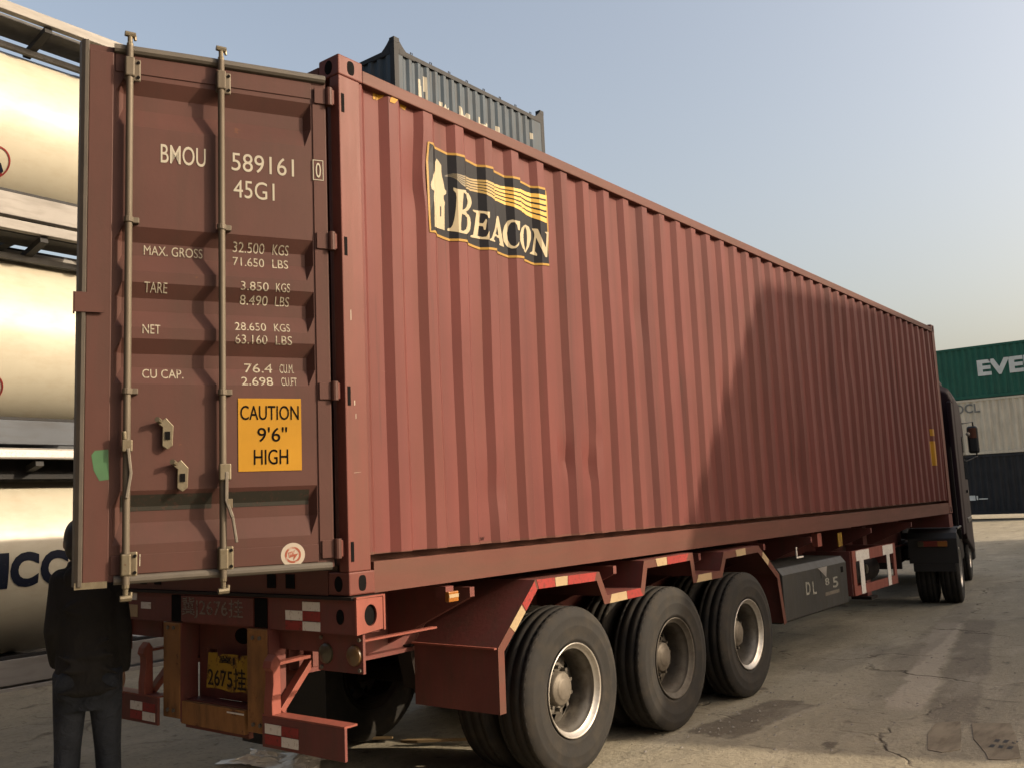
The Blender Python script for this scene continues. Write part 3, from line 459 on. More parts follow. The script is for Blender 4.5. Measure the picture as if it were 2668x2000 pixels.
# ---- made-up unseen shed, shaped to cast the shadow over yard and lorry
def shadow_shed():
    t = thing('shadow_caster', 'unseen round-roofed hall added right of the yard to cast its shadow', 'shadow caster', (15, 24, 0))
    prof = [(9.2, 0), (9.35, 4.2), (9.49, 6.40), (10.02, 7.64), (10.94, 9.19), (12.72, 11.37), (15.5, 11.55), (19.1, 11.78), (24, 11.9), (30, 11.5), (35, 10.4), (37.4, 9.19), (38.6, 6), (39, 0)]
    prof = [(y-23.95, z) for y, z in prof]; SK = math.tan(SUN_AZ)       # skewed along the sun so its depth adds no shadow
    hall = MB().prism(prof, 0, -1.0, 16)
    hall.v = [(x, y+SK*(x+1), z) for x, y, z in hall.v]; hall.build('hall', 'shed', t)
    for k in range(8):
        x = 1+k*2
        mb = MB(); n = len(prof)
        for i in range(n-1):
            a, b = prof[i], prof[i+1]
            s_ = SK*(x+1); mb.bar((x, a[0]+s_, a[1]), (x, b[0]+s_, b[1]), 0.12, 0.12, (1, 0, 0))
        mb.build('roof_rib', 'shed', t)
    for y in (-8, 0, 8):
        mb = MB(); mb.box(-1.06, -1.003, y-2.2, y+2.2, 0, 4.5); d = mb.build('roller_door', 'frame_grey', t)
shadow_shed()
# ---- made-up hall behind the camera, added to keep sky light off rear faces
def sky_blocker_hall():
    t = thing('sky_blocker', 'unseen dark hall added behind the camera to block sky light', 'shadow caster', (0, -12.5, 0))
    MB().box(-30, 14, -14, 0, 0, 11.5).build('hall', 'box_brown', t)
    MB().box(-30.2, 14.2, -14.2, 0.2, 11.5, 11.9).build('roof', 'frame_dark', t)
    for k in range(5):
        x = -26+k*8
        d = MB().box(x-2, x+2, 0.004, 0.06, 0, 4.6).build('roller_door', 'frame_dark', t)
sky_blocker_hall()

# ---- ISO box containers used in the stacks behind
def corr_strip(L, z0, z1, pitch=0.29, depth=0.05, start=0.14, rows=1):
    """corrugated sheet along +a from 0 to L, returned as (a, inset, z) grid"""
    pts = [(0.0, 0.0)]; a = start; k = pitch/0.286
    while a + pitch < L-start*0.5:
        pts += [(a, 0), (a+0.066*k, depth), (a+0.139*k, depth), (a+0.207*k, 0)]; a += pitch
    pts.append((L, 0)); return pts
def sheet(mb, pts, z0, z1, fn):
    vs_ = []; fs = []
    for a, d in pts: vs_ += [fn(a, d, z0), fn(a, d, z1)]
    for i in range(len(pts)-1): fs.append((2*i, 2*i+2, 2*i+3, 2*i+1))
    mb.add(vs_, fs)
def box_container(name, label, cat, L, H, body, frame, loc, rz, group=None, W=2.438, pitch=0.29, notch=0.0):
    """long side along local X from 0 to L, its near long face at local y=0 facing -Y"""
    t = thing(name, label, cat, loc, rz, group)
    zt = H-0.118-notch
    for y, s in ((0.012, 1), (W-0.012, -1)):
        mb = MB(); sheet(mb, corr_strip(L-0.3, 0, 0, pitch), 0.16, zt, lambda a, d, z: (a+0.15, y+s*d, z)); mb.build('side_wall', body, t)
    for x, s in ((0.012, 1), (L-0.012, -1)):
        mb = MB(); sheet(mb, corr_strip(W-0.3, 0, 0, pitch), 0.16, zt, lambda a, d, z: (x+s*d, a+0.15, z)); mb.build('end_wall', body, t)
    MB().box(0.05, L-0.05, 0.05, W-0.05, H-0.06-notch, H-0.03-notch).build('roof', body, t)
    MB().box(0.05, L-0.05, 0.05, W-0.05, 0.10, 0.14).build('floor', frame, t)
    for y in (0, W-0.07):
        MB().box(0.178, L-0.178, y, y+0.07, H-0.118-notch, H-0.01-notch).build('top_rail', frame, t)
        MB().box(0.178, L-0.178, y, y+0.06, 0.01, 0.16).build('bottom_rail', frame, t)
    for x in (0, L-0.07):
        MB().box(x, x+0.07, 0.162, W-0.162, H-0.118-notch, H-0.01-notch).build('top_rail', frame, t)
        MB().box(x, x+0.07, 0.162, W-0.162, 0.01, 0.16).build('bottom_rail', frame, t)
    post = MB().box(0.004, 0.150, 0.004, 0.150, 0.118, H-0.118).mesh('corner_post', frame)
    cast = MB().box(0, 0.178, 0, 0.162, 0, 0.118).mesh('corner_casting', frame)
    for x in (0, L):
        for y in (0, W):
            p = link('corner_post', post, t); p.location = (x, y, 0); p.scale = (1 if x == 0 else -1, 1 if y == 0 else -1, 1)
            for z in (0, H-0.118):
                c = link('corner_casting', cast, t); c.location = (x, y, z); c.scale = p.scale
    return t
# slate stack far left behind the lorry: five high, only the top one clears the lorry's roof
SX, SY0, SL, SH = -11.3, 11.91, 6.058, 2.598
sl_names = ['lowest', 'second', 'third', 'fourth']
for k in range(5):
    lab = 'slate grey open top container with white letter fragments on top of far stack' if k == 4 else 'slate grey container %s from ground in the stack hidden behind lorry' % sl_names[k]
    t = box_container('stacked_container', lab, 'container', SL, SH, 'box_slate', 'box_slate_dark', (SX, SY0, k*SH), R(90), 'slate containers stacked five high', 2.438, 0.31, 0.26 if k == 4 else 0)
    if k == 4:
        top = t
# with rz=90 local x runs along +Y and local -Y faces +X: local (x, y) -> world (SX - y, SY0 + x)
def gusset(x, d, y0, y1):
    pts = []
    for i in range(7):
        a = i/6; pts.append((x + d*0.55*a, SH-0.02 - 0.34*(1-(1-a)**2)))
    pts = [(x, SH-0.40)] + pts + [(x + d*0.55, SH-0.40)]
    return MB().prism(pts, 1, y0, y1)
for x, d in ((0.15, 1), (SL-0.15, -1)):
    for y0, y1 in ((0.004, 0.06), (2.438-0.06, 2.434)):
        gusset(x, d, y0, y1).build('corner_gusset', 'box_slate_dark', top)
for y, d in ((0.15, 1), (2.288, -1)):
    pts = [(y, SH-0.40)] + [(y + d*0.6*i/6, SH-0.02-0.34*(1-(1-i/6)**2)) for i in range(7)] + [(y + d*0.6, SH-0.40)]
    for x0 in (0.004, SL-0.06): MB().prism(pts, 0, x0, x0+0.055).build('corner_gusset', 'box_slate_dark', top)
for k in range(8):
    x = 0.62 + k*0.69
    mb = MB(); mb.tube([(x-0.03, 0.03, SH-0.27), (x-0.03, 0.03, SH-0.20), (x+0.03, 0.03, SH-0.20), (x+0.03, 0.03, SH-0.27)], 0.012, 6); mb.build('rope_eye', 'box_slate_dark', top)
# worn white letter tops on its long side: (along, z) measured on the face, in world y and height over the yard
lt = [[(12.70, 10.86), (12.80, 10.86), (12.80, 10.70), (12.86, 10.70), (12.86, 10.2), (12.70, 10.2)], [(12.93, 11.02), (13.06, 11.0), (13.07, 10.2), (13.0, 10.2), (13.0, 10.62), (12.93, 10.62)],
      [(13.44, 10.55), (13.60, 10.55), (13.60, 10.40), (13.70, 10.52), (13.78, 10.40), (13.95, 10.50), (13.95, 10.1), (13.44, 10.1)], [(14.18, 10.66), (14.30, 10.62), (14.36, 10.50), (14.50, 10.46), (14.58, 10.56), (14.72, 10.52), (14.72, 10.1), (14.18, 10.1)],
      [(14.97, 10.62), (15.08, 10.62), (15.08, 10.46), (15.3, 10.44), (15.34, 10.55), (15.48, 10.52), (15.48, 10.1), (14.97, 10.1)], [(15.73, 10.58), (15.90, 10.55), (15.90, 10.1), (15.73, 10.1)], [(17.3, 10.85), (17.42, 10.83), (17.42, 10.66), (17.3, 10.66)]]
cp = corr_strip(SL-0.3, 0, 0, 0.31)
def slate_place(a, b):
    x = a - SY0; q = x-0.15; d = 0.0
    for i in range(len(cp)-1):
        if cp[i][0] <= q <= cp[i+1][0] and cp[i+1][0] > cp[i][0]:
            d = lerp(cp[i][1], cp[i+1][1], (q-cp[i][0])/(cp[i+1][0]-cp[i][0]))
    return (x, 0.012 + d - 0.004, b + G - 4*SH)
for lp in lt:
    decal('letter_fragment', curve_mesh([[(q[0]*0.75+0.25*sum(p[0] for p in lp)/len(lp), q[1]) for q in lp]]), 'letter', top, slate_place, [SY0+0.15+c[0] for c in cp])

# right-hand stack across the end of the yard
RY = 47.0
t = box_container('stacked_container', 'dark navy container lowest in the far right stack', 'container', 12.192, 2.9, 'box_navy', 'box_navy', (-14.6, RY, 0.26), 0, 'containers stacked at the end of the yard')
mb = MB().box(7.12, 7.50, -0.006, -0.002, 0.70, 0.94); mb.build('emblem', 'white_print', t)
mb = MB(); mb.box(7.55, 7.62, -0.006, -0.002, 0.72, 0.92); mb.box(7.66, 8.05, -0.006, -0.002, 0.74, 0.79); mb.build('lettering', 'white_print', t)
for x in (0.4, 5.9, 11.4): MB().box(x, x+0.6, 0.1, 2.3, -0.26, 0.0).build('support_block', 'concrete', t)
t = box_container('stacked_container', 'off-white container with grey letters in the middle of the far right stack', 'container', 12.192, 2.72, 'box_white', 'box_white', (-14.5, RY, 3.18), 0, 'containers stacked at the end of the yard')
decal('lettering', fit(text_mesh('OOCL', 0.02), 6.35, 8.02, 2.05, 2.50), 'grey_print', t, lambda a, b: (a, 0.006, b))
t = box_container('stacked_container', 'green container with large white letters on top of the far right stack', 'container', 12.192, 2.59, 'box_green', 'box_green', (-11.6, RY, 5.92), 0, 'containers stacked at the end of the yard')
decal('lettering', fit(text_mesh('EVERGREEN', 0.045), 5.20, 11.95, 1.06, 1.86), 'white_print', t, lambda a, b: (a, 0.006, b))

# ---- tank containers at the left, three high
def tank_container(loc, label, k):
    t = thing('tank_container', label, 'tank container', loc, 0, 'tank containers stacked three high')
    W, L, H = 2.438, 6.058, 2.60      # local x 0 = face towards the lorry, going to -W; y 0..L
    prof = [(0.16, 0.0), (0.17, 0.55), (0.24, 0.88), (0.40, 1.05), (0.56, 1.10)] + [(0.56+(L-1.12)*i/6, 1.10) for i in range(1, 6)] + [(L-0.56, 1.10), (L-0.40, 1.05), (L-0.24, 0.88), (L-0.17, 0.55), (L-0.16, 0.0)]
    shell = MB().lathe(prof, 1, 96, (-W/2, 0, 1.33)).build('tank_shell', 'tank', t, smooth=True)
    for y in (1.2, 3.0, 4.85):
        MB().lathe([(y-0.03, 1.101), (y-0.025, 1.106), (y+0.025, 1.106), (y+0.03, 1.101)], 1, 96, (-W/2, 0, 1.33)).build('cladding_band', 'tank', shell, smooth=True)
    for x in (-0.10, -W):
        r = MB().box(x, x+0.10, 0.17, L-0.17, 0.03, 0.30).build('bottom_rail', 'frame_blue' if k == 1 else 'frame_grey', t, bevel=0.008)
        MB().box(x+0.012, x+0.088, 0.18, L-0.18, 0.303, 0.335).build('rail_lip', 'frame_dark', r)
        MB().box(x, x+0.10, 0.17, L-0.17, H-0.13, H-0.01).build('top_rail', 'frame_grey', t, bevel=0.008)
    # walkway and brackets between the top rail and the tank
    for x0, x1 in ((-0.72, -0.24), (-W+0.24, -W+0.72)):
        MB().box(x0, x1, 0.2, L-0.2, H-0.10, H-0.06).build('walkway', 'walk', t)
    brk = MB().bar((-0.05, 0, H-0.17), (-0.62, 0.0, H-0.30), 0.09, 0.07).mesh('bracket', 'frame_dark')
    brk2 = MB().bar((-W+0.05, 0, H-0.17), (-W+0.62, 0.0, H-0.30), 0.09, 0.07).mesh('bracket', 'frame_dark')
    for i in range(8):
        for me in (brk, brk2):
            o = link('bracket', me, t); o.location = (0, 0.45+i*0.74, 0)
    if k == 0: MB().box(-0.34, -0.30, 0.2, L-0.2, H-0.34, H-0.105).build('sky_gap_board', 'frame_dark', t)  # dark board added to block the sky showing under the rail
    MB().box(-0.50, -0.44, 0.2, L-0.2, H-0.36, H-0.29).build('bracket_rail', 'walk', t)
    for y in (0.06, L-0.14):
        MB().box(-W+0.1, -0.1, y, y+0.08, 0.05, 0.22).build('end_beam', 'frame_grey', t)
        MB().box(-W+0.1, -0.1, y, y+0.08, H-0.14, H-0.03).build('end_beam', 'frame_grey', t)
        for s in (0, 1):
            MB().bar((-0.12 if s else -W+0.12, y+0.04, 0.2), (-W/2, y+0.04, 1.1), 0.08, 0.08).build('end_brace', 'frame_grey', t)
    for x in (-0.15, -W):
        for y in (0, L-0.15):
            MB().box(x, x+0.15, y, y+0.15, 0.118, H-0.118).build('corner_post', 'frame_grey', t)
            for z in (0, H-0.118):
                MB().box(x-0.006, x+0.156, y-0.01, y+0.165, z, z+0.118).build('corner_casting', 'frame_grey', t)
    for y in (1.0, 2.6, 4.2):
        MB().box(-W+0.1, -0.1, y, y+0.12, 0.04, 0.26).build('saddle', 'frame_dark', t)
    return t
TX, TY = -7.1, -2.35
def on_tank(a, b):          # a: local y, b: local z on the side of the shell that faces the lorry
    dz = b-1.33; return (-2.438/2 + math.sqrt(max(0, 1.106**2 - dz*dz)), a, b)
def tank_cuts(lo, hi): return [lo + (hi-lo)*i/10 for i in range(1, 10)]
def no_smoking(t, y, z, r):
    ring = curve_mesh([[(y+r*math.cos(q*math.pi/24), z+r*math.sin(q*math.pi/24)) for q in range(48)], [(y+r*0.90*math.cos(q*math.pi/24), z+r*0.90*math.sin(q*math.pi/24)) for q in range(48)]])
    decal('sign_ring', ring, 'sign_red', t, on_tank, tank_cuts(z-r, z+r), 1)
    decal('sign_symbol', curve_mesh([[(y-0.10, z+0.05), (y-0.03, z+0.06), (y+0.02, z+0.02), (y+0.07, z), (y+0.12, z-0.07), (y+0.10, z-0.10), (y+0.05, z-0.04), (y-0.02, z-0.05), (y-0.10, z-0.01)]]), 'tank_navy', t, on_tank)
    decal('sign_bar', curve_mesh([[(y-0.12, z+0.09), (y-0.10, z+0.11), (y+0.13, z-0.11), (y+0.11, z-0.13)]]), 'sign_red', t, lambda a, b: tuple(Vector(on_tank(a, b))+Vector((0.003, 0, 0))))
tl = ['cream tank container with dark navy letters, lowest of the stack', 'cream tank container in the middle of the stack of tanks', 'cream tank container on top of the stack with a bright walkway edge']
tz = [0.03, 2.63, 5.23]
for k in range(3):
    t = tank_container((TX, TY, tz[k]), tl[k], k)
    if k == 0:
        for s, y0, y1 in (('I', 3.70, 3.87), ('C', 3.885, 4.20), ('C', 4.215, 4.53), ('O', 4.55, 4.9)):
            me = fit(text_mesh(s, 0.05), y0, y1, 1.05, 1.44)
            decal('lettering', me, 'tank_navy', t, on_tank, tank_cuts(1.05, 1.44), 1)
        MB().box(-0.004, 0.004, 1.5, 4.9, 2.49, 2.57).build('rail_plate', 'tape_white', t)
    else:
        no_smoking(t, 1.33-TY, 0.72 if k == 2 else 0.66, 0.17)
# concrete kerb the tanks stand on
MB().box(-9.6, -7.06, -3.0, 4.3, -0.05, 0.035).build('concrete_pad', 'concrete')['kind'] = 'structure'

# ================================================================== the red container
container = thing('shipping_container', 'long red corrugated container with dark flag emblem, loaded on the trailer', 'container', (0, 0, G))
CW, CL, CH = 2.438, 12.192, 2.896
P0, PP = 0.18, 0.286
def prof(y):
    if y < P0 or y > 12.0: return -0.012
    t = (y-P0) % PP
    if t < 0.048: return -0.012-0.036*t/0.048
    if t < 0.159: return -0.048
    if t < 0.207: return -0.048+0.036*(t-0.159)/0.048
    return -0.012
FOLDS = []
k = 0
while P0+k*PP < 12.0:
    FOLDS += [P0+k*PP+d for d in (0, 0.048, 0.159, 0.207)]; k += 1
FOLDS = [f for f in FOLDS if f <= 12.0]
WZ0, WZ1 = 0.2, 2.80
dents = [(2.03, 0.72, 0.05, 0.024), (2.34, 0.68, 0.06, 0.022), (2.40, 0.85, 0.05, 0.012), (0.66, 2.45, 0.09, 0.020), (0.62, 2.30, 0.06, 0.018), (3.1, 1.9, 0.12, 0.016), (4.6, 1.3, 0.14, 0.018), (6.2, 0.6, 0.16, 0.018), (8.1, 2.0, 0.2, 0.02), (1.25, 0.5, 0.08, 0.014), (1.1, 1.2, 0.25, 0.008), (5.2, 1.1, 0.3, 0.008), (7.3, 1.6, 0.35, 0.010), (9.0, 0.8, 0.3, 0.008), (2.2, 1.5, 0.3, 0.006), (4.1, 0.5, 0.25, 0.008)]
def dent(y, z):
    d = 0.0028*math.sin(y*1.9+z*2.3) + 0.0018*math.sin(y*4.7-z*3.1)
    for a, b, r, h in dents:
        q = ((y-a)/r)**2 + ((z-b)/(r*1.6))**2
        if q < 6: d -= h*math.exp(-q)
    return d
def wall_x(y, z): return prof(y) + dent(y, z)
ys = sorted(set([0.14] + FOLDS + [12.05])); 
ys2 = []
for a, b in zip(ys, ys[1:]): ys2 += [a, (a+b)/2]
ys2.append(ys[-1])
zs = [WZ0 + (WZ1-WZ0)*i/36 for i in range(37)]
mb = MB(); n = len(zs)
mb.add([(wall_x(y, z), y, z) for y in ys2 for z in zs], [(i*n+j, (i+1)*n+j, (i+1)*n+j+1, i*n+j+1) for i in range(len(ys2)-1) for j in range(n-1)])
side = mb.build('side_wall', 'red', container); auto_smooth(side, 14)
# weld flange along the lower edge of the wall, left wall, front wall, roof, floor
mb = MB()
mb.add([(prof(y)+0.003, y, z) for y in ys for z in (0.196, 0.2085)], [(2*i, 2*i+2, 2*i+3, 2*i+1) for i in range(len(ys)-1)]); mb.build('wall_edge', 'rail', container)
mb = MB(); mb.add([(-CW-prof(y), y, z) for y in ys for z in (0.2, 2.8)], [(2*i, 2*i+2, 2*i+3, 2*i+1) for i in range(len(ys)-1)]); mb.build('side_wall', 'red', container)
mb = MB(); sheet(mb, corr_strip(CW-0.3, 0, 0), 0.16, 2.8, lambda a, d, z: (-a-0.15, CL-0.02-d, z)); mb.build('front_wall', 'red', container)
MB().box(-CW+0.03, -0.03, 0.05, CL-0.05, 2.83, 2.85).build('roof', 'red', container)
MB().box(-CW+0.12, -0.12, 0.03, CL-0.05, 0.12, 0.150).build('floor', 'plywood', container)
# rails
for s in (0, 1):
    def X(a, b): return (a, b) if s == 0 else (-CW-b, -CW-a)
    x0, x1 = X(-0.06, 0.0);  MB().box(x0, x1, 0.178, CL-0.178, 2.782, 2.858).build('top_rail', 'rail', container, bevel=0.006)
    x0, x1 = X(-0.05, -0.004)
    mb = MB().box(x0, x1, 0.178, CL-0.178, 0.0, 0.160)
    a0, a1 = X(-0.14, -0.051); mb.box(a0, a1, 0.178, CL-0.178, 0.140, 0.158)
    mb.build('bottom_rail', 'rail', container)
    a0, a1 = X(-0.145, -0.135); MB().box(a0, a1, 0.15, CL-0.15, 0.1, 0.26).build('floor_edge', 'rail', container)
for y in (0.0, CL-0.06):
    if y: MB().box(-CW+0.162, -0.162, y, y+0.06, 0.01, 0.16).build('end_sill', 'rail', container)
    MB().box(-CW+0.162, -0.162, y, y+0.07, 2.765, 2.865).build('header', 'rail', container)
MB().box(-CW+0.162, -0.162, 0.0, 0.09, 0.0, 0.125).build('end_sill', 'rail', container)
for x in (-0.66, -0.50, -1.94, -1.78): MB().box(x, x+0.075, -0.004, -0.001, 0.03, 0.105).build('sill_slot', 'black', container)
# corner posts; the rear right one with its slots
def post(x0, x1, y0, y1):
    return MB().box(x0, x1, y0, y1, 0.118, 2.778).build('corner_post', 'redpost', container, bevel=0.006)
pr = post(-0.075, -0.001, 0.002, 0.155)
for z, h in ((2.60, 0.105), (1.80, 0.10), (1.0, 0.10), (0.20, 0.10)):
    MB().box(-0.0005, 0.0015, 0.018, 0.038, z-h/2+0.02, z+h/2+0.02).build('slot', 'black', pr)
mbp = MB().box(-0.155, -0.075, 0.055, 0.13, 0.118, 2.778); mbp.build('post_return', 'redpost', container)
post(-CW+0.001, -CW+0.155, 0.002, 0.155); post(-0.155, -0.001, CL-0.155, CL-0.002); post(-CW+0.001, -CW+0.155, CL-0.155, CL-0.002)
def casting(x, sx, y, sy, z):
    mb = MB()
    x0, x1 = sorted((x, x-0.162*sx)); y0, y1 = sorted((y, y+0.178*sy))
    # side face with its oval hole: ring built round the hole
    c = mb.box(x0, x1, y0, y1, z, z+0.118).build('corner_casting', 'redpost', container, bevel=0.008)
    yc, zc = (y0+y1)/2, z+0.059
    xs_ = x + 0.0012*sx
    pts = [(yc+0.5*0.052*math.copysign(abs(math.cos(a))**0.7, math.cos(a)), zc+0.5*0.080*math.copysign(abs(math.sin(a))**0.7, math.sin(a))) for a in [2*math.pi*i/20 for i in range(20)]]
    mb = MB().prism(pts, 0, xs_-0.03*sx, xs_); mb.build('casting_hole', 'black', c)
    ye = y - 0.0012*sy; xc = (x0+x1)/2
    pts = [(xc+0.5*0.062*math.cos(a), zc+0.5*0.080*math.sin(a)) for a in [2*math.pi*i/20 for i in range(20)]]
    MB().prism(pts, 1, ye, ye+0.03*sy).build('casting_hole', 'black', c)
for x, sx in ((0, 1), (-CW, -1)):
    for y, sy in ((0, 1), (CL, -1)):
        for z in (0, CH-0.118): casting(x+0.002*sx, sx, y, sy, z)
# ---- emblem on the side, draped over the folds
def side_place(off):
    return lambda a, b: (wall_x(a, b)+off, a, b)
MIDS = sorted(FOLDS)
flag = decal('flag_emblem', curve_mesh([FLAG_PTS]), 'navy', container, side_place(0.003), MIDS)
def inset(pts, d):
    c = (sum(p[0] for p in pts)/len(pts), sum(p[1] for p in pts)/len(pts))
    out = []; n = len(pts)
    for i in range(n):
        a, b, q = Vector(pts[i-1]), Vector(pts[i]), Vector(pts[(i+1) % n])
        t = (q-a).normalized(); nn = Vector((-t.y, t.x))
        if nn.dot(Vector(c)-b) < 0: nn = -nn
        out.append(tuple(b+nn*d))
    return out
decal('flag_border', curve_mesh([FLAG_PTS, inset(FLAG_PTS, 0.015)]), 'gold', flag, side_place(0.0045), MIDS)
decal('lighthouse', curve_mesh([LIGHTHOUSE_PTS]), 'flag_cream', flag, side_place(0.0045), MIDS)
decal('lighthouse_slit', curve_mesh([SLIT_PTS]), 'navy', flag, side_place(0.0055), MIDS)
for lp in WAVES_PTS: decal('gold_wave', curve_mesh([lp]), 'wave', flag, side_place(0.0045), MIDS)
def smooth_loop(lp, it=1):
    for _ in range(it):
        out = []; n = len(lp)
        for i in range(n):
            a, b = lp[i], lp[(i+1) % n]
            out += [(lerp(a[0], b[0], 0.2), lerp(a[1], b[1], 0.2)), (lerp(a[0], b[0], 0.8), lerp(a[1], b[1], 0.8))]
        lp = out
    return lp
for ch in (B_PTS, E_PTS, A_PTS, C_PTS, O_PTS, N_PTS):
    decal('lettering', curve_mesh([smooth_loop(l) for l in ch]), 'flag_cream', flag, side_place(0.0055), MIDS)
for lp in HAZARD_PTS: decal('hazard_mark', curve_mesh([lp]), 'caution', container, side_place(0.003), MIDS)
mb = rect_mesh(11.45, 11.70, 0.72, 1.08); decal('yellow_notice', mb, 'caution', container, side_place(0.003), MIDS)
decal('yellow_notice', rect_mesh(11.5, 11.62, 1.16, 1.26), 'caution', container, side_place(0.003), MIDS)
decal('small_print', fit(text_mesh('D.W'), 1.06, 1.13, 0.215, 0.238), 'ink', container, side_place(0.003), MIDS)
for a, b, c, d in ((0.05, 0.055, 1.42, 1.48), (0.062, 0.068, 0.97, 1.0), (0.07, 0.074, 0.90, 0.93), (0.05, 0.10, 0.62, 0.626)):
    MB().add([(0.0005, a, c), (0.0005, b, c+0.005), (0.0005, b, d), (0.0005, a, d-0.004)], [(0, 1, 2, 3)]).build('paint_chip', 'sticker_white', pr)

# ---- the swung-open door: local X runs to the hinge (viewer's right), outside is -Y
DH = (-0.065, -0.03)
DW, DZ0, DZ1 = 1.195, 0.150, 2.750
DROT = math.atan2(0.89325, 0.44956)
REC = [(2.602, 0.07, 0.075, 0.10), (1.845, 0.07, 0.065, 0.085), (1.568, 0.07, 0.065, 0.085), (1.292, 0.07, 0.065, 0.085), (0.565, 0.075, 0.075, 0.10)]
DEP = 0.040
def ddepth(z):
    for zt, a, b, c in REC:
        if zt >= z > zt-a: return DEP*(zt-z)/a
        if zt-a >= z > zt-a-b: return DEP
        if zt-a-b >= z > zt-a-b-c: return DEP*(1-(zt-a-b-z)/c)
    return 0.0
DZB = sorted([z for zt, a, b, c in REC for z in (zt, zt-a, zt-a-b, zt-a-b-c)])
RX0, RX1 = -1.05, -0.088
def door_mesh():
    mb = MB(); T = 0.048
    zz = [DZ0] + DZB + [DZ1]; xx = [-DW+0.012, RX0, RX0+0.035, -0.6, RX1-0.035, RX1, -0.006]
    def y(x, z):
        if x <= RX0 or x >= RX1: return 0.0
        return ddepth(z)
    n = len(xx); vs_ = [(x, y(x, z), z) for z in zz for x in xx]
    fs = [(j*n+i, j*n+i+1, (j+1)*n+i+1, (j+1)*n+i) for j in range(len(zz)-1) for i in range(n-1)]
    mb.add(vs_, fs)
    mb.box(-DW+0.012, -0.006, 0.043, T+0.01, DZ0, DZ1)
    # edges of the leaf
    mb.box(-DW+0.012, -DW+0.020, 0.001, 0.043, DZ0, DZ1); mb.box(-0.014, -0.006, 0.001, 0.043, DZ0, DZ1)
    mb.box(-DW+0.02, -0.014, 0.001, 0.043, DZ1-0.008, DZ1); mb.box(-DW+0.02, -0.014, 0.001, 0.043, DZ0, DZ0+0.008)
    return mb
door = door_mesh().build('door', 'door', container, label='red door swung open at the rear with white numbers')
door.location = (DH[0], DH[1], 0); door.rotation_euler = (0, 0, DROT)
# folded edge posts and weld lines of the leaf
def dbox(name, mat, x0, x1, y0, y1, z0, z1, bev=0):
    return MB().box(x0, x1, y0, y1, z0, z1).build(name, mat, door, bevel=bev)
dbox('leaf_post', 'door', -1.172, -1.062, -0.010, -0.0005, DZ0+0.002, DZ1-0.03, 0.004)
dbox('leaf_post', 'door', -0.080, -0.010, -0.006, -0.0005, DZ0+0.07, DZ1-0.12, 0.003)
dbox('leaf_beam', 'door', -1.055, -0.086, -0.005, -0.0005, 2.628, DZ1-0.03, 0.003)
dbox('leaf_beam', 'door', -1.055, -0.086, -0.005, -0.0005, DZ0+0.03, 0.268, 0.003)
# gasket round the leaf
gk = MB()
gk.tube([(-1.06, -0.004, DZ1-0.005), (-0.7, -0.004, DZ1-0.002), (-0.3, -0.004, DZ1-0.004), (-0.01, -0.004, DZ1-0.006)], 0.024, 10)
gk.build('gasket', 'gasket', door, smooth='auto')
gk = MB().tube([(-1.04, -0.004, DZ0+0.006), (-0.6, -0.006, DZ0+0.008), (-0.02, -0.004, DZ0+0.006)], 0.021, 10); gk.build('gasket', 'gasket', door, smooth='auto')
gk = MB(); gk.prism([(-1.215, 0.028), (-1.206, -0.010), (-1.190, -0.022), (-1.176, -0.024), (-1.172, -0.006), (-1.172, 0.03)], 2, DZ0-0.012, DZ1+0.012); gk.build('gasket', 'gasket', door)
dbox('foot_plate', 'galv', -1.205, -1.068, -0.016, 0.02, DZ0-0.024, DZ0+0.006)
dbox('edge_clip', 'door', -1.224, -1.095, -0.028, -0.020, 1.405, 1.50); dbox('edge_clip', 'door', -1.228, -1.220, -0.028, 0.03, 1.405, 1.50)
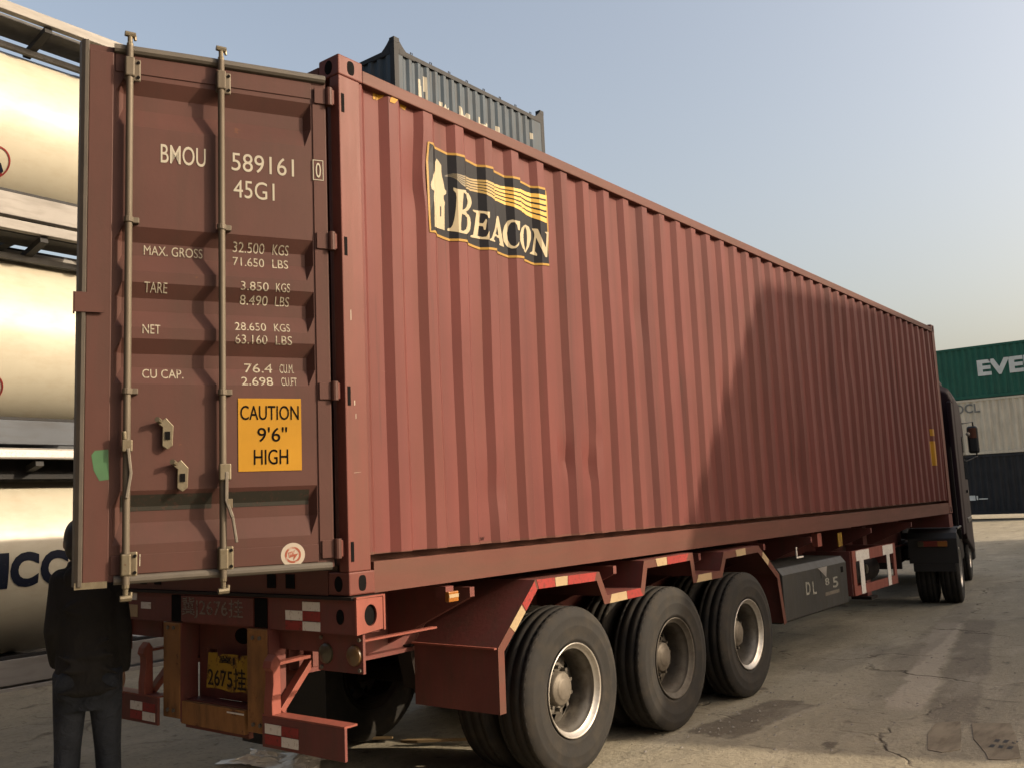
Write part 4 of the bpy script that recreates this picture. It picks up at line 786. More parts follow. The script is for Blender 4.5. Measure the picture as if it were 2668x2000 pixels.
# lock rods
def rod(x, zt, zb, hub):
    yr = -0.038
    mb = MB().tube([(x, yr, zb+0.05), (x, yr, zt-0.05)], 0.0168, 14); r = mb.build('lock_rod', 'rod', door, smooth='auto')
    for z, up in ((zt, 1), (zb, -1)):
        c = MB()
        c.tube([(x, yr, z-up*0.05), (x, yr, z-up*0.035), (x, yr, z-up*0.03), (x, yr, z)], [0.016, 0.016, 0.012, 0.012], 10)
        c.tube([(x-0.024, yr-0.006, z+up*0.012), (x+0.024, yr+0.002, z+up*0.010)], [0.014, 0.016], 8)
        c.tube([(x+0.020, yr, z+up*0.01), (x+0.024, yr, z-up*0.016)], [0.010, 0.007], 8)
        c.build('locking_cam', 'galv', door, smooth='auto')
    # guide plates near the ends, small brackets between
    for z in (2.640, 0.225):
        g = MB(); g.box(x-0.024, x+0.052, -0.020, -0.006, z-0.058, z+0.058); g.box(x-0.022, x+0.022, -0.060, -0.020, z-0.050, z+0.050)
        g.build('rod_guide', 'galv' if z < 1 else 'rod', door, bevel=0.008)
        for dz in (-0.038, 0.038): MB().tube([(x+0.040, -0.0205, z+dz), (x+0.040, -0.026, z+dz)], 0.008, 8).build('rivet', 'black', door)
    for z in (1.865, 1.030):
        g = MB(); g.tube([(x, yr, z-0.014), (x, yr, z+0.014)], 0.023, 12); g.box(x+0.008, x+0.048, -0.032, -0.0008, z-0.012, z+0.016)
        g.build('rod_bracket', 'rod', door, bevel=0.003)
    if hub:
        g = MB(); g.box(x-0.020, x+0.036, -0.068, -0.030, 0.600, 0.680); g.build('handle_hub', 'galv', door, bevel=0.006)
        h = MB(); h.bar((x+0.014, -0.060, 0.64), (x+0.012, -0.062, 0.50), 0.016, 0.022, (0, 1, 0)); h.bar((x+0.012, -0.062, 0.505), (x+0.040, -0.066, 0.42), 0.016, 0.022, (0, 1, 0)); h.bar((x+0.040, -0.066, 0.425), (x+0.058, -0.070, 0.300), 0.013, 0.018, (0, 1, 0))
        h.build('handle', 'hub', door, bevel=0.003)
        MB().box(x+0.016, x+0.040, -0.074, -0.070, 0.465, 0.510).build('handle_grip', 'galv', door, bevel=0.004)
rod(-0.990, 2.800, 0.085, False)
rod(-0.556, 2.800, 0.085, True)
# broken handle and cam on the outer rod
g = MB(); g.box(-1.012, -0.966, -0.070, -0.026, 0.745, 0.80); g.tube([(-1.0, -0.06, 0.80), (-1.004, -0.064, 0.84)], 0.012, 8); g.build('handle_hub', 'galv', door, bevel=0.006)
g = MB(); g.bar((-0.985, -0.064, 0.76), (-0.972, -0.060, 0.64), 0.014, 0.022, (0, 1, 0)); g.bar((-0.972, -0.060, 0.645), (-0.990, -0.058, 0.53), 0.014, 0.022, (0, 1, 0)); g.build('handle', 'hub', door, bevel=0.003)
# handle retainers
def retainer(x, z):
    p = [(x-0.030, z+0.045), (x+0.005, z+0.075), (x+0.040, z+0.035), (x+0.036, z-0.060), (x+0.012, z-0.078), (x-0.012, z-0.060), (x-0.010, z+0.03)]
    r = MB().prism([(a, b) for a, b in p], 1, -0.034, -0.020).build('handle_retainer', 'galv', door, bevel=0.003)
    MB().box(x-0.006, x+0.022, -0.0205, -0.0008, z-0.045, z+0.035).build('handle_retainer', 'rod', door)
    MB().box(x+0.002, x+0.024, -0.040, -0.0345, z-0.030, z+0.008).build('retainer_slot', 'black', door)
    MB().tube([(x-0.036, -0.055, z+0.065), (x-0.012, -0.012, z+0.052)], 0.013, 8).build('retainer_pin', 'galv', door)
retainer(-0.822, 0.832); retainer(-0.754, 0.630)
# hinges: lug on the leaf, knuckle, lug to the post
for z in (2.648, 1.845, 1.046, 0.240):
    h = MB(); h.box(-0.070, 0.008, -0.016, -0.007, z-0.044, z+0.044); h.tube([(0.010, -0.016, z-0.05), (0.010, -0.016, z+0.05)], 0.020, 12); h.build('hinge', 'door', door, bevel=0.002)
    h = MB(); h.box(-0.080, -0.030, -0.030, 0.0, z-0.042, z+0.042); h.build('hinge_lug', 'redpost', container, bevel=0.003)
# ---- lettering and stickers on the door
def door_place(off):
    return lambda a, b: (a, (ddepth(b) if RX0+0.035 < a < RX1-0.03 else 0.0)-off, b)
def dtext(s, x0, x1, z0, z1, mat='letter_worn', bold=0.0, off=0.0025):
    if '  ' in s:
        a, b = s.split('  '); w = x1-x0
        dtext(a, x0, x0+w*0.56, z0, z1, mat, bold, off); return dtext(b, x0+w*0.71, x1, z0, z1, mat, bold, off)
    return decal('lettering', fit(text_mesh(s, bold), x0, x1, z0, z1), mat, door, door_place(off), DZB, 1)
dtext('BMOU', -0.843, -0.628, 2.182, 2.280, 'letter', 0.004)
dtext('589161', -0.501, -0.182, 2.182, 2.278, 'letter')
dtext('0', -0.068, -0.040, 2.190, 2.272, 'letter', 0, 0.010)
nb = MB()
for a, b, c, d in ((-0.083, -0.026, 2.176, 2.180), (-0.083, -0.026, 2.284, 2.288), (-0.083, -0.079, 2.180, 2.284), (-0.030, -0.026, 2.180, 2.284)): nb.box(a, b, -0.0085, -0.0066, c, d)
nb.build('number_frame', 'letter', door)
dtext('45G1', -0.492, -0.285, 2.040, 2.134, 'letter')
dtext('MAX. GROSS', -0.916, -0.640, 1.716, 1.764)
dtext('32.500  KGS', -0.492, -0.210, 1.762, 1.812)
dtext('71.650  LBS', -0.492, -0.212, 1.690, 1.737)
dtext('TARE', -0.915, -0.809, 1.524, 1.572)
dtext('3.850  KGS', -0.459, -0.211, 1.558, 1.603)
dtext('8.490  LBS', -0.459, -0.211, 1.490, 1.536)
dtext('NET', -0.922, -0.840, 1.316, 1.362)
dtext('28.650  KGS', -0.488, -0.213, 1.350, 1.394)
dtext('63.160  LBS', -0.488, -0.205, 1.282, 1.327)
dtext('CU CAP.', -0.921, -0.733, 1.101, 1.148)
dtext('76.4  CU.M.', -0.439, -0.190, 1.140, 1.187)
dtext('2.698  CU.FT', -0.458, -0.180, 1.072, 1.116)
ct = dbox('caution_label', 'caution', -0.477, -0.164, -0.0032, -0.0006, 0.642, 1.006)
for s, x0, x1, z0, z1 in (('CAUTION', -0.466, -0.176, 0.898, 0.970), ("9'6\"", -0.384, -0.236, 0.788, 0.862), ('HIGH', -0.402, -0.232, 0.674, 0.750)):
    decal('lettering', fit(text_mesh(s, 0.004), x0, x1, z0, z1), 'ink', door, lambda a, b: (a, -0.0048, b))
for a, b in ((-1.012, -0.60), (-0.535, -0.125)): decal('dull_tape', rect_mesh(a, b, 0.470, 0.545), 'tape_dark', door, door_place(0.002), DZB, 1)
circ = lambda x, z, r, n=28: [(x+r*math.cos(2*math.pi*i/n), z+r*math.sin(2*math.pi*i/n)) for i in range(n)]
decal('round_sticker', curve_mesh([circ(-0.216, 0.222, 0.060)]), 'sticker_white', door, lambda a, b: (a, -0.0062, b))
decal('sticker_print', curve_mesh([circ(-0.216, 0.222, 0.040), circ(-0.216, 0.222, 0.030)]), 'sticker_pink', door, lambda a, b: (a, -0.0070, b))
decal('sticker_print', curve_mesh([[(-0.240, 0.235), (-0.205, 0.245), (-0.212, 0.225), (-0.190, 0.228), (-0.215, 0.195), (-0.212, 0.215), (-0.236, 0.208)]]), 'sticker_pink', door, lambda a, b: (a, -0.0074, b))
decal('green_tag', curve_mesh([[(-1.140, 0.735), (-1.125, 0.755), (-1.068, 0.760), (-1.064, 0.62), (-1.105, 0.615), (-1.130, 0.665)]]), 'green', door, lambda a, b: (a, -0.0108, b))
decal('rust_streak', curve_mesh([[(-0.93, 0.215), (-0.926, 0.215), (-0.925, 0.27), (-0.929, 0.27)]]), 'letter_worn', door, lambda a, b: (a, -0.0068, b))
# the other leaf, folded back along the far side
door2 = link('door', door_mesh().mesh('door', 'door'), container)
door2.location = (-CW-0.07, -0.03, 0); door2.rotation_euler = (0, 0, R(90)); door2.scale = (-1, 1, 1)

# ================================================================== the trailer
trailer = thing('skeletal_trailer', 'dark red container trailer on three axles with taped angular mudguards', 'trailer', (0, 0, 0))
CX = -1.22
def T(): return MB((0, 0, G))
def tb(name, mat, x0, x1, y0, y1, z0, z1, bev=0, par=None):
    return T().box(x0, x1, y0, y1, z0, z1).build(name, mat, par or trailer, bevel=bev)
# main beams (I-section), cross members, outriggers
for x in (CX-0.50, CX+0.50):
    mb = T(); mb.box(x-0.008, x+0.008, 0.18, 11.9, -0.44, -0.05); mb.box(x-0.075, x+0.075, 0.18, 11.9, -0.05, -0.026); mb.box(x-0.075, x+0.075, 0.18, 11.9, -0.464, -0.44)
    mb.build('main_beam', 'trailer', trailer)
for y in (0.75, 1.35, 2.55, 3.9, 5.2, 6.6, 8.2, 9.8, 11.4):
    tb('cross_member', 'trailer', CX-0.49, CX+0.49, y, y+0.10, -0.30, -0.10)
for y in (0.95, 2.52, 3.84, 5.15, 6.35, 8.3, 10.0):
    for s in (-1, 1):
        T().prism([(CX+s*0.51, -0.40), (CX+s*1.20, -0.10), (CX+s*1.20, -0.045), (CX+s*0.51, -0.045)], 1, y, y+0.04).build('outrigger', 'trailer', trailer)
# front bolster
tb('bolster', 'trailer', CX-1.24, CX+1.24, 11.85, 12.05, -0.20, -0.006)
tb('gooseneck_plate', 'chassis', CX-0.55, CX+0.55, 9.6, 12.1, -0.52, -0.47)
# rear beam
rb = tb('rear_beam', 'trailer', CX-1.263, CX+1.263, 0.0, 0.16, -0.190, -0.020)
tb('deck_lip', 'chassis', CX-1.255, CX+1.255, -0.018, 0.18, -0.0195, -0.004, 0, rb)
for x in (-1.53, -0.715): tb('beam_pocket', 'black', x-0.055, x+0.055, -0.006, -0.001, -0.185, -0.028, 0, rb)
pl = tb('number_panel', 'trailer', -1.472, -0.775, -0.012, -0.001, -0.180, -0.030, 0, rb)
def rear_place(off): return lambda a, b: (a, -off, b+G)
num = decal('lettering', fit(text_mesh('冀J2676挂', 0.004), -1.462, -0.862, -0.158, -0.036), 'tape_white', rb, rear_place(0.0145))
M['num'] = worn('stencil_number', (0.42, 0.36, 0.30), (0.12, 0.03, 0.025), 0.6, 0.6, 60)
num.data.materials[0] = M['num']
def tape(name, mat, x0, x1, z0, z1, par, y=-0.002, lift=0.002):
    o = T().box(x0, x1, y-lift, y, z0, z1).build(name, mat, par); return o
for a, b, c, d, m in ((-0.364, -0.226, -0.082, -0.036, 'tape_white'), (-0.505, -0.364, -0.134, -0.084, 'tape_white'), (-0.364, -0.226, -0.134, -0.084, 'tape_red'), (-0.364, -0.226, -0.184, -0.138, 'tape_white'), (-0.505, -0.364, -0.184, -0.138, 'tape_red'),
                      (-2.10, -1.98, -0.070, -0.026, 'tape_white'), (-1.93, -1.82, -0.120, -0.080, 'tape_white'), (-2.08, -1.97, -0.175, -0.100, 'tape_cream')):
    tape('reflective_tape', m, a, b, c, d, rb, -0.0005, 0.003)
for s in (-1, 1):
    x = CX + s*1.15
    T().prism([(x+0.028*math.cos(a), -0.105+0.038*math.sin(a)) for a in [2*math.pi*i/16 for i in range(16)]], 1, -0.004, -0.001).build('beam_hole', 'black', rb)
# twist-lock boxes at the beam ends, face pierced by a round hole
for s in (-1, 1):
    xo = CX + s*1.264
    o = curve_mesh([[(-0.010, -0.190), (0.170, -0.176), (0.180, -0.016), (-0.010, -0.012)], [(0.085+0.043*math.cos(2*math.pi*i/24), -0.100+0.054*math.sin(2*math.pi*i/24)) for i in range(24)]])
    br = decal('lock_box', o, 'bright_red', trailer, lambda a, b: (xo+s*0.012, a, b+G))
    sol = br.modifiers.new('t', 'SOLIDIFY'); sol.thickness = 0.012; sol.offset = 0
    tb('lock_box_rim', 'bright_red', min(xo, xo+s*0.022), max(xo, xo+s*0.022), 0.171, 0.184, -0.182, -0.012, 0, br)
    tb('lock_box_rim', 'bright_red', min(xo, xo+s*0.022), max(xo, xo+s*0.022), -0.012, 0.184, -0.0115, -0.004, 0, br)
    tb('lock_box_back', 'black', min(xo+s*0.001, xo+s*0.004), max(xo+s*0.001, xo+s*0.004), 0.03, 0.15, -0.16, -0.04, 0, br)
# lamp plates
for s in (-1, 1):
    xa, xb = sorted((CX+s*0.92, CX+s*1.262))
    p = tb('lamp_plate', 'trailer', xa, xb, 0.046, 0.062, -0.388, -0.192)
    xa2, xb2 = sorted((CX+s*0.58, CX+s*0.92)); tb('lamp_plate', 'trailer', xa2, xb2, 0.060, 0.074, -0.300, -0.192)
    for dx, m in ((0.985, 'lens_dull'), (1.20, 'lens_amber_dull')):
        T().lathe([(0.046, 0.052), (0.034, 0.050), (0.026, 0.040), (0.022, 0.0)], 1, 20, (CX+s*dx, 0, -0.300)).build('tail_lamp', m, p, smooth='auto')
    tb('side_flange', 'bright_red', *sorted((CX+s*1.22, CX+s*1.255)), 0.064, 0.60, -0.232, -0.222)
# yellow uprights, middle panel with its number plate, lower panel
for x in (-1.658, -0.828):
    u = tb('upright', 'yellow', x, x+0.178, -0.016, 0.10, -0.745, -0.191, 0.006)
    tb('upright_edge', 'trailer', x+0.1782, x+0.190, -0.012, 0.10, -0.76, -0.191, 0, u)
mp = tb('middle_panel', 'trailer', -1.30, -0.79, 0.115, 0.135, -0.63, -0.191)
tb('middle_panel', 'trailer', -1.478, -1.302, 0.118, 0.138, -0.35, -0.191); tb('middle_panel', 'trailer', -1.478, -1.302, 0.118, 0.138, -0.64, -0.50); tb('middle_panel', 'trailer', -1.478, -1.40, 0.118, 0.138, -0.4995, -0.3505)
T().prism([(-1.04+0.075*math.cos(a), -0.262+0.045*math.sin(a)) for a in [2*math.pi*i/20 for i in range(20)]], 1, 0.111, 0.1145).build('panel_hole', 'black', mp)
pln = T()
pts = [(-1.242, -0.352), (-1.16, -0.348), (-1.155, -0.372), (-1.10, -0.352), (-1.0, -0.350), (-0.96, -0.352), (-0.955, -0.395), (-0.93, -0.352), (-0.858, -0.346), (-0.868, -0.556), (-0.92, -0.548), (-1.02, -0.560), (-1.15, -0.548), (-1.266, -0.552)]
pln.prism(pts, 1, 0.020, 0.024); plate = pln.build('number_plate', 'plate', trailer, label='bent yellow number plate')
tb('plate_bracket', 'chassis', -1.10, -1.0, 0.0245, 0.114, -0.50, -0.40)
def plate_place(a, b): return (a, 0.0185, b+G)
decal('lettering', fit(text_mesh('2675挂', 0.01), -1.248, -0.885, -0.542, -0.425), 'plateink', plate, plate_place)
decal('lettering', fit(text_mesh('冀J', 0.01), -1.14, -0.99, -0.412, -0.362), 'plateink', plate, plate_place)
lp_ = tb('lower_panel', 'yellow', -1.474, -0.865, -0.010, 0.02, -0.768, -0.640)
tb('panel_slot', 'tape_white', -1.02, -0.866, -0.014, -0.0105, -0.664, -0.656, 0, lp_)
tb('lower_shelf', 'trailer', -1.474, -0.83, 0.021, 0.115, -0.66, -0.632)
# under-run bar
for x0, x1 in ((-2.44, -1.662), (-0.652, 0.0)):
    b = tb('underrun_bar', 'trailer', x0, x1, -0.050, -0.032, -0.795, -0.6365, 0.003)
    tb('bar_lip', 'bright_red', x0, x1, -0.050, 0.035, -0.636, -0.626, 0, b)
    for k in range(4):
        w = 0.138; xa = (-0.625 if x0 > -1 else -1.96) + (k % 2)*w; zz = -0.722 if k < 2 else -0.776
        m = 'tape_white' if (k in (0, 3)) else 'tape_red'
        tape('reflective_tape', m, xa, xa+w-0.003, zz, zz+0.050, b, -0.0505, 0.003)
tb('underrun_bar', 'trailer', -1.474, -0.865, 0.021, 0.05, -0.795, -0.70)
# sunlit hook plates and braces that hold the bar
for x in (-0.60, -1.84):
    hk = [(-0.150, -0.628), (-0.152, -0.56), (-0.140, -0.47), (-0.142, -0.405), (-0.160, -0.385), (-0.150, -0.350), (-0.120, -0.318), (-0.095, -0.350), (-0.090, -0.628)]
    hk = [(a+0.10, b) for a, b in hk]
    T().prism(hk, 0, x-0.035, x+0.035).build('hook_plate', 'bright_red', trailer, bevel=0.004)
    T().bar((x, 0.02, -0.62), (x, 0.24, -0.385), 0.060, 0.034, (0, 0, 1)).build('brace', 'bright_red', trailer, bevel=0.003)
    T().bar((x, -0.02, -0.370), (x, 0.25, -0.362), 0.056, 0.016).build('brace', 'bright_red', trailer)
    tb('brace_hanger', 'trailer', x-0.04, x+0.04, 0.225, 0.29, -0.42, -0.10)
# side marker lamp
mk = tb('marker_lamp', 'amber', 0.000, 0.030, 0.712, 0.795, -0.105, -0.048, 0.004); tb('lamp_bracket', 'trailer', -0.08, -0.0005, 0.72, 0.785, -0.085, -0.02, 0, mk)
tb('lamp_band', 'tape_cream', 0.0305, 0.032, 0.714, 0.793, -0.082, -0.062, 0, mk)
# mudguards
FEN = [(1.10, -0.79), (1.104, -0.412), (1.495, -0.050), (2.232, -0.060), (2.315, -0.226), (2.775, -0.220), (2.840, -0.030), (3.609, -0.022), (3.640, -0.203), (4.08, -0.203), (4.17, -0.055), (4.887, -0.044), (5.307, -0.335), (5.395, -0.794)]
def offs(pts, d):
    out = []
    for i in range(len(pts)):
        a = Vector(pts[max(i-1, 0)]); b = Vector(pts[i]); c = Vector(pts[min(i+1, len(pts)-1)])
        n1 = Vector((-(b-a).y, (b-a).x)); n2 = Vector((-(c-b).y, (c-b).x))
        n1 = n1.normalized() if n1.length else n2.normalized(); n2 = n2.normalized() if n2.length else n1
        n = (n1+n2).normalized(); k = d/max(0.5, n.dot(n1)); out.append(tuple(b-n*k))
    return out
fen_in = offs(FEN, 0.006); fen_lip = offs(FEN, 0.058)
for s in (1, -1):
    xo = CX+s*1.262; xi = CX+s*0.585
    fnd = T().prism(FEN + fen_in[::-1], 0, min(xo, xi), max(xo, xi)).build('mudguard', 'trailer', trailer)
    mb = T()
    for i in range(len(FEN)-1):
        a, b, c, d = FEN[i], FEN[i+1], fen_lip[i+1], fen_lip[i]
        mb.prism([a, b, c, d], 0, min(xo, xo+s*0.006), max(xo, xo+s*0.006))
    mb.build('mudguard_lip', 'rail', fnd)
    # seam flange on top of the rear flap
    tb('flap_seam', 'bright_red', min(xi, xo), max(xi, xo), 1.076, 1.0995, -0.418, -0.408, 0, fnd)
    if s == -1: tb('shade_flap', 'blackplastic', min(xi, xo)+0.04, max(xi, xo)+0.30, 1.112, 1.118, -1.22, -0.42, 0, fnd)  # oversized flap, added to keep the space behind it dark
    if s == 1:
        def along_lip(i, t0, t1, m):
            a, b, c, d = FEN[i], FEN[i+1], fen_lip[i+1], fen_lip[i]
            q = lambda p, r, t: (lerp(p[0], r[0], t), lerp(p[1], r[1], t))
            p = [q(a, b, t0), q(a, b, t1), q(d, c, t1), q(d, c, t0)]
            T().prism(p, 0, xo+0.0062, xo+0.0085).build('reflective_tape', m, fnd)
        for i, segs in {1: [(0.30, 0.62, 'tape_cream'), (0.64, 0.98, 'tape_red')], 2: [(0.02, 0.28, 'tape_red'), (0.29, 0.48, 'tape_cream'), (0.49, 0.95, 'tape_red')], 4: [(0.12, 0.55, 'tape_cream'), (0.56, 0.96, 'tape_red')],
                        6: [(0.22, 0.44, 'tape_cream'), (0.45, 0.9, 'tape_red')], 8: [(0.1, 0.62, 'tape_cream')], 10: [(0.32, 0.6, 'tape_cream')], 11: [(0.2, 0.5, 'tape_cream')]}.items():
            for a, b, m in segs: along_lip(i, a, b, m)
# wheels
def tyre_profile(w=0.272, ro=0.535, ri=0.292):
    h = w/2
    out = [(-h*0.72, ri), (-h*0.93, ri+0.025), (-h*0.965, ri+0.034), (-h*0.955, ri+0.040), (-h*1.00, ri+0.075), (-h*1.03, ri+0.11), (-h*1.036, ri+0.115), (-h*1.036, ri+0.120), (-h*1.028, ri+0.125), (-h*1.00, ri+0.17), (-h*1.005, ri+0.178), (-h*0.985, ri+0.184), (-h*0.92, ro-0.032), (-h*0.80, ro-0.010)]
    gro = []
    for c in (-0.5, 0.0, 0.5):
        x = c*h*1.1; gro += [(x-0.007, ro-0.001), (x-0.005, ro-0.008), (x+0.005, ro-0.008), (x+0.007, ro-0.001)]
    mid = [(-h*0.74, ro-0.004)] + gro + [(h*0.74, ro-0.004)]
    half = [(-a, r) for a, r in out[::-1]]
    # raised ring on the outer wall
    ring = []
    for a, r in half:
        ring.append((a, r))
        if abs(r-(ri+0.10)) < 1e-6: pass
    return out + mid + ring
def lug_tread(mb, w=0.272, ro=0.535, n=56):
    h = w/2
    for i in range(n):
        for s in (-1, 1):
            t0 = 2*math.pi*(i+0.12)/n; t1 = 2*math.pi*(i+0.80)/n
            x0, x1 = s*h*0.60, s*h*0.80
            vs_ = []
            for x, r in ((x0, ro+0.0005), (x1, ro-0.0085)):
                for t in (t0, t1): vs_.append((x, r*math.cos(t), r*math.sin(t)))
            for x, r in ((x0, ro-0.02), (x1*1.03, ro-0.035)):
                for t in (t0, t1): vs_.append((x, r*math.cos(t), r*math.sin(t)))
            mb.add(vs_, [(0, 1, 3, 2), (2, 3, 7, 6), (0, 4, 5, 1), (0, 2, 6, 4), (1, 5, 7, 3)])
def wheel_meshes(outward):
    """wheel spun round local X, its outer side towards +X when outward=1; dished so the disc sits far inside"""
    s = outward; d = {}
    mb = MB(); mb.lathe(tyre_profile(), 0, 72); lug_tread(mb)
    d['tyre'] = mb.mesh('tyre', 'tyre', True)
    d['tyre_bead'] = MB().lathe([(s*0.110, 0.318), (s*0.122, 0.322), (s*0.1225, 0.332), (s*0.118, 0.338)], 0, 72).mesh('bead_ring', 'tyre', True)
    d['rim_edge'] = MB().lathe([(s*0.096, 0.262), (s*0.110, 0.282), (s*0.124, 0.290), (s*0.131, 0.298), (s*0.124, 0.302), (s*0.112, 0.296)], 0, 64).mesh('rim_edge', 'rim_edge', True)
    d['rim'] = MB().lathe([(s*0.098, 0.263), (s*0.070, 0.258), (s*0.062, 0.246), (s*0.0, 0.240), (s*-0.075, 0.240), (s*-0.10, 0.246), (s*-0.13, 0.29)], 0, 64).mesh('rim', 'rim', True)
    # disc with hand holes
    mb = MB(); n = 64; rings = [(0.105, -0.040), (0.150, -0.036), (0.165, -0.040), (0.222, -0.066), (0.241, -0.074)]
    vs_ = []; fs = []
    for r, x in rings:
        for i in range(n): vs_.append((s*x, r*math.cos(2*math.pi*i/n), r*math.sin(2*math.pi*i/n)))
    for k in range(len(rings)-1):
        for i in range(n):
            if k == 2 and i % 8 in (2, 3, 4): continue
            j = (i+1) % n; fs.append((k*n+i, (k+1)*n+i, (k+1)*n+j, k*n+j))
    mb.add(vs_, fs); d['disc'] = mb.mesh('disc', 'rim', False)
    mb = MB().lathe([(s*-0.042, 0.112), (s*0.015, 0.108), (s*0.024, 0.100), (s*0.028, 0.078), (s*0.036, 0.070), (s*0.042, 0.060), (s*0.042, 0.0)], 0, 40)
    d['hub'] = mb.mesh('hub', 'hub', True)
    mb = MB()
    for i in range(10):
        a = 2*math.pi*i/10; mb.tube([(s*-0.038, 0.136*math.cos(a), 0.136*math.sin(a)), (s*0.002, 0.136*math.cos(a), 0.136*math.sin(a))], 0.014, 6)
    d['nut_ring'] = mb.mesh('wheel_nuts', 'rim', False)
    return d
WM = {1: wheel_meshes(1), -1: wheel_meshes(-1)}
def wheel(parent, x, y, z, s, spin, full=True):
    w = link('wheel', WM[s]['rim'], parent); w.location = (x, y, z); w.rotation_euler = (spin, 0, 0)
    for k, nm in (('tyre', 'tyre'), ('tyre_bead', 'bead_ring'), ('rim_edge', 'rim_edge'), ('disc', 'disc'), ('hub', 'hub'), ('nut_ring', 'wheel_nuts')):
        if not full and k in ('nut_ring', 'tyre_bead'): continue
        link(nm, WM[s][k], w)
    if not full:                                     # inner wheels of the pairs: darkened to stand for the shade under the frame
        for o in [w] + list(w.children):
            if not o.name.startswith('tyre'): o.material_slots[0].link = 'OBJECT'; o.material_slots[0].material = M['chassis']
    return w
AX = [1.915, 3.275, 4.615]
for i, y in enumerate(AX):
    for s in (1, -1):
        xo = CX + s*1.115
        w = wheel(trailer, xo, y, 0.535, s, 0.3+i*1.1)
        if i == 1:                                   # the middle wheel has a darker rim material than its neighbours
            for o in [w] + list(w.children):
                if o.name.split('.')[0] in ('wheel', 'rim_edge', 'disc', 'wheel_nuts'):
                    o.material_slots[0].link = 'OBJECT'; o.material_slots[0].material = M['rim_dark']
        wheel(trailer, xo-s*0.335, y, 0.535, -s, 0.8+i, False)
    MB().tube([(CX-0.9, y, 0.535), (CX+0.9, y, 0.535)], 0.075, 14).build('axle', 'chassis', trailer, smooth='auto')
    for s in (1, -1):
        MB().box(CX+s*0.5-0.05, CX+s*0.5+0.05, y-0.45, y+0.45, 0.66, 0.76).build('leaf_spring', 'chassis', trailer)
        MB().lathe([(CX+s*0.62, 0.20), (CX+s*0.70, 0.20)], 0, 24, (0, y, 0.535)).build('brake_drum', 'chassis', trailer, smooth='auto')
for y in (1.2, 2.6, 3.95, 5.25):
    for s in (1, -1): MB().prism([(y-0.12, 0.90), (y+0.12, 0.90), (y+0.05, 0.62), (y-0.05, 0.62)], 0, CX+s*0.5-0.06, CX+s*0.5+0.06).build('spring_hanger', 'chassis', trailer)
# brake chambers, air hoses and wiring under the frame
for i, y in enumerate(AX):
    for s in (1, -1):
        MB().lathe([(y+0.16, 0.0), (y+0.165, 0.075), (y+0.30, 0.085), (y+0.31, 0.06), (y+0.40, 0.055), (y+0.41, 0.0)], 1, 20, (CX+s*0.42, 0, 0.66)).build('brake_chamber', 'chassis', trailer, smooth='auto')
        MB().tube([(CX+s*0.42, y+0.28, 0.74), (CX+s*0.46, y+0.22, 0.86), (CX+s*0.50, y+0.05, 0.92), (CX+s*0.50, y-0.3, 0.90)], 0.010, 8).build('air_hose', 'blackplastic', trailer, smooth='auto')
bolt = MB().tube([(0, 0, 0), (0, -0.010, 0)], 0.011, 6).mesh('bolt', 'hub')
for x, z in ((-1.60, -0.22), (-1.54, -0.22), (-1.60, -0.70), (-1.54, -0.70), (-0.77, -0.24), (-0.71, -0.24), (-0.77, -0.70), (-0.71, -0.70)):
    o = link('bolt', bolt, trailer); o.location = (x, -0.0165, z+G)
for x, z in ((-0.27, -0.22), (0.02, -0.22), (-0.27, -0.37), (0.02, -0.37)):
    o = link('bolt', bolt, trailer); o.location = (x, 0.0455, z+G)
# tool box
bx = T(); bx.prism([(0.030, -0.36), (0.030, -0.79), (-0.02, -0.815), (-0.50, -0.815), (-0.50, -0.285), (-0.02, -0.295)], 1, 5.42, 7.20); tool = bx.build('tool_box', 'grey_box', trailer, bevel=0.008)
T().prism([(0.031, -0.363), (0.031, -0.47), (0.033, -0.47), (0.033, -0.363)], 1, 6.42, 6.56).build('box_latch', 'grey_box', tool)
T().add([(0.0345, 6.34, -0.362), (0.0345, 6.60, -0.362), (0.0345, 6.56, -0.47)], [(0, 1, 2)]).build('latch_plate', 'frame_grey', tool)
tb('box_latch', 'black', 0.0305, 0.036, 7.02, 7.08, -0.46, -0.40, 0, tool)
M['boxprint'] = worn('box_print', (0.55, 0.54, 0.46), (0.085, 0.082, 0.076), 0.55, 0.6, 30)
for y0, y1, z0, z1, s in ((5.98, 6.10, -0.600, -0.472, 'D'), (6.16, 6.26, -0.612, -0.478, 'L'), (6.52, 6.64, -0.555, -0.480, '8'), (6.74, 6.90, -0.600, -0.488, '5')):
    o = decal('lettering', fit(text_mesh(s, 0.02), y0, y1, z0, z1), 'white_print', tool, lambda a, b: (0.0325, a, b+G)); o.data.materials[0] = M['boxprint']
tb('rust_band', 'hub', 0.0302, 0.0325, 6.50, 6.92, -0.66, -0.625, 0, tool)
# side guard rack with red and white plates
sg = tb('side_guard', 'bright_red', 0.010, 0.030, 7.42, 9.03, -0.385, -0.262)
tb('side_guard', 'bright_red', 0.010, 0.030, 7.42, 9.03, -0.755, -0.655)
for y0, y1 in ((7.42, 7.52), (8.93, 9.03)): tb('guard_post', 'bright_red', 0.011, 0.029, y0, y1, -0.6545, -0.3855)
for y0, y1 in ((7.64, 7.78), (8.64, 8.76)):
    tb('guard_stile', 'tape_white', 0.0305, 0.036, y0, y1, -0.75, -0.266)
for y0, y1 in ((7.54, 8.0), (8.52, 8.92)):
    tape_o = T().box(0.0302, 0.0345, y0, y1, -0.380, -0.268).build('reflective_tape', 'tape_white', trailer)
tb('guard_arm', 'trailer', -0.55, 0.009, 7.44, 7.52, -0.50, -0.28); tb('guard_arm', 'trailer', -0.55, 0.009, 8.92, 9.0, -0.50, -0.28)
tb('guard_back', 'trailer', -0.50, 0.009, 7.40, 7.418, -0.755, -0.262)
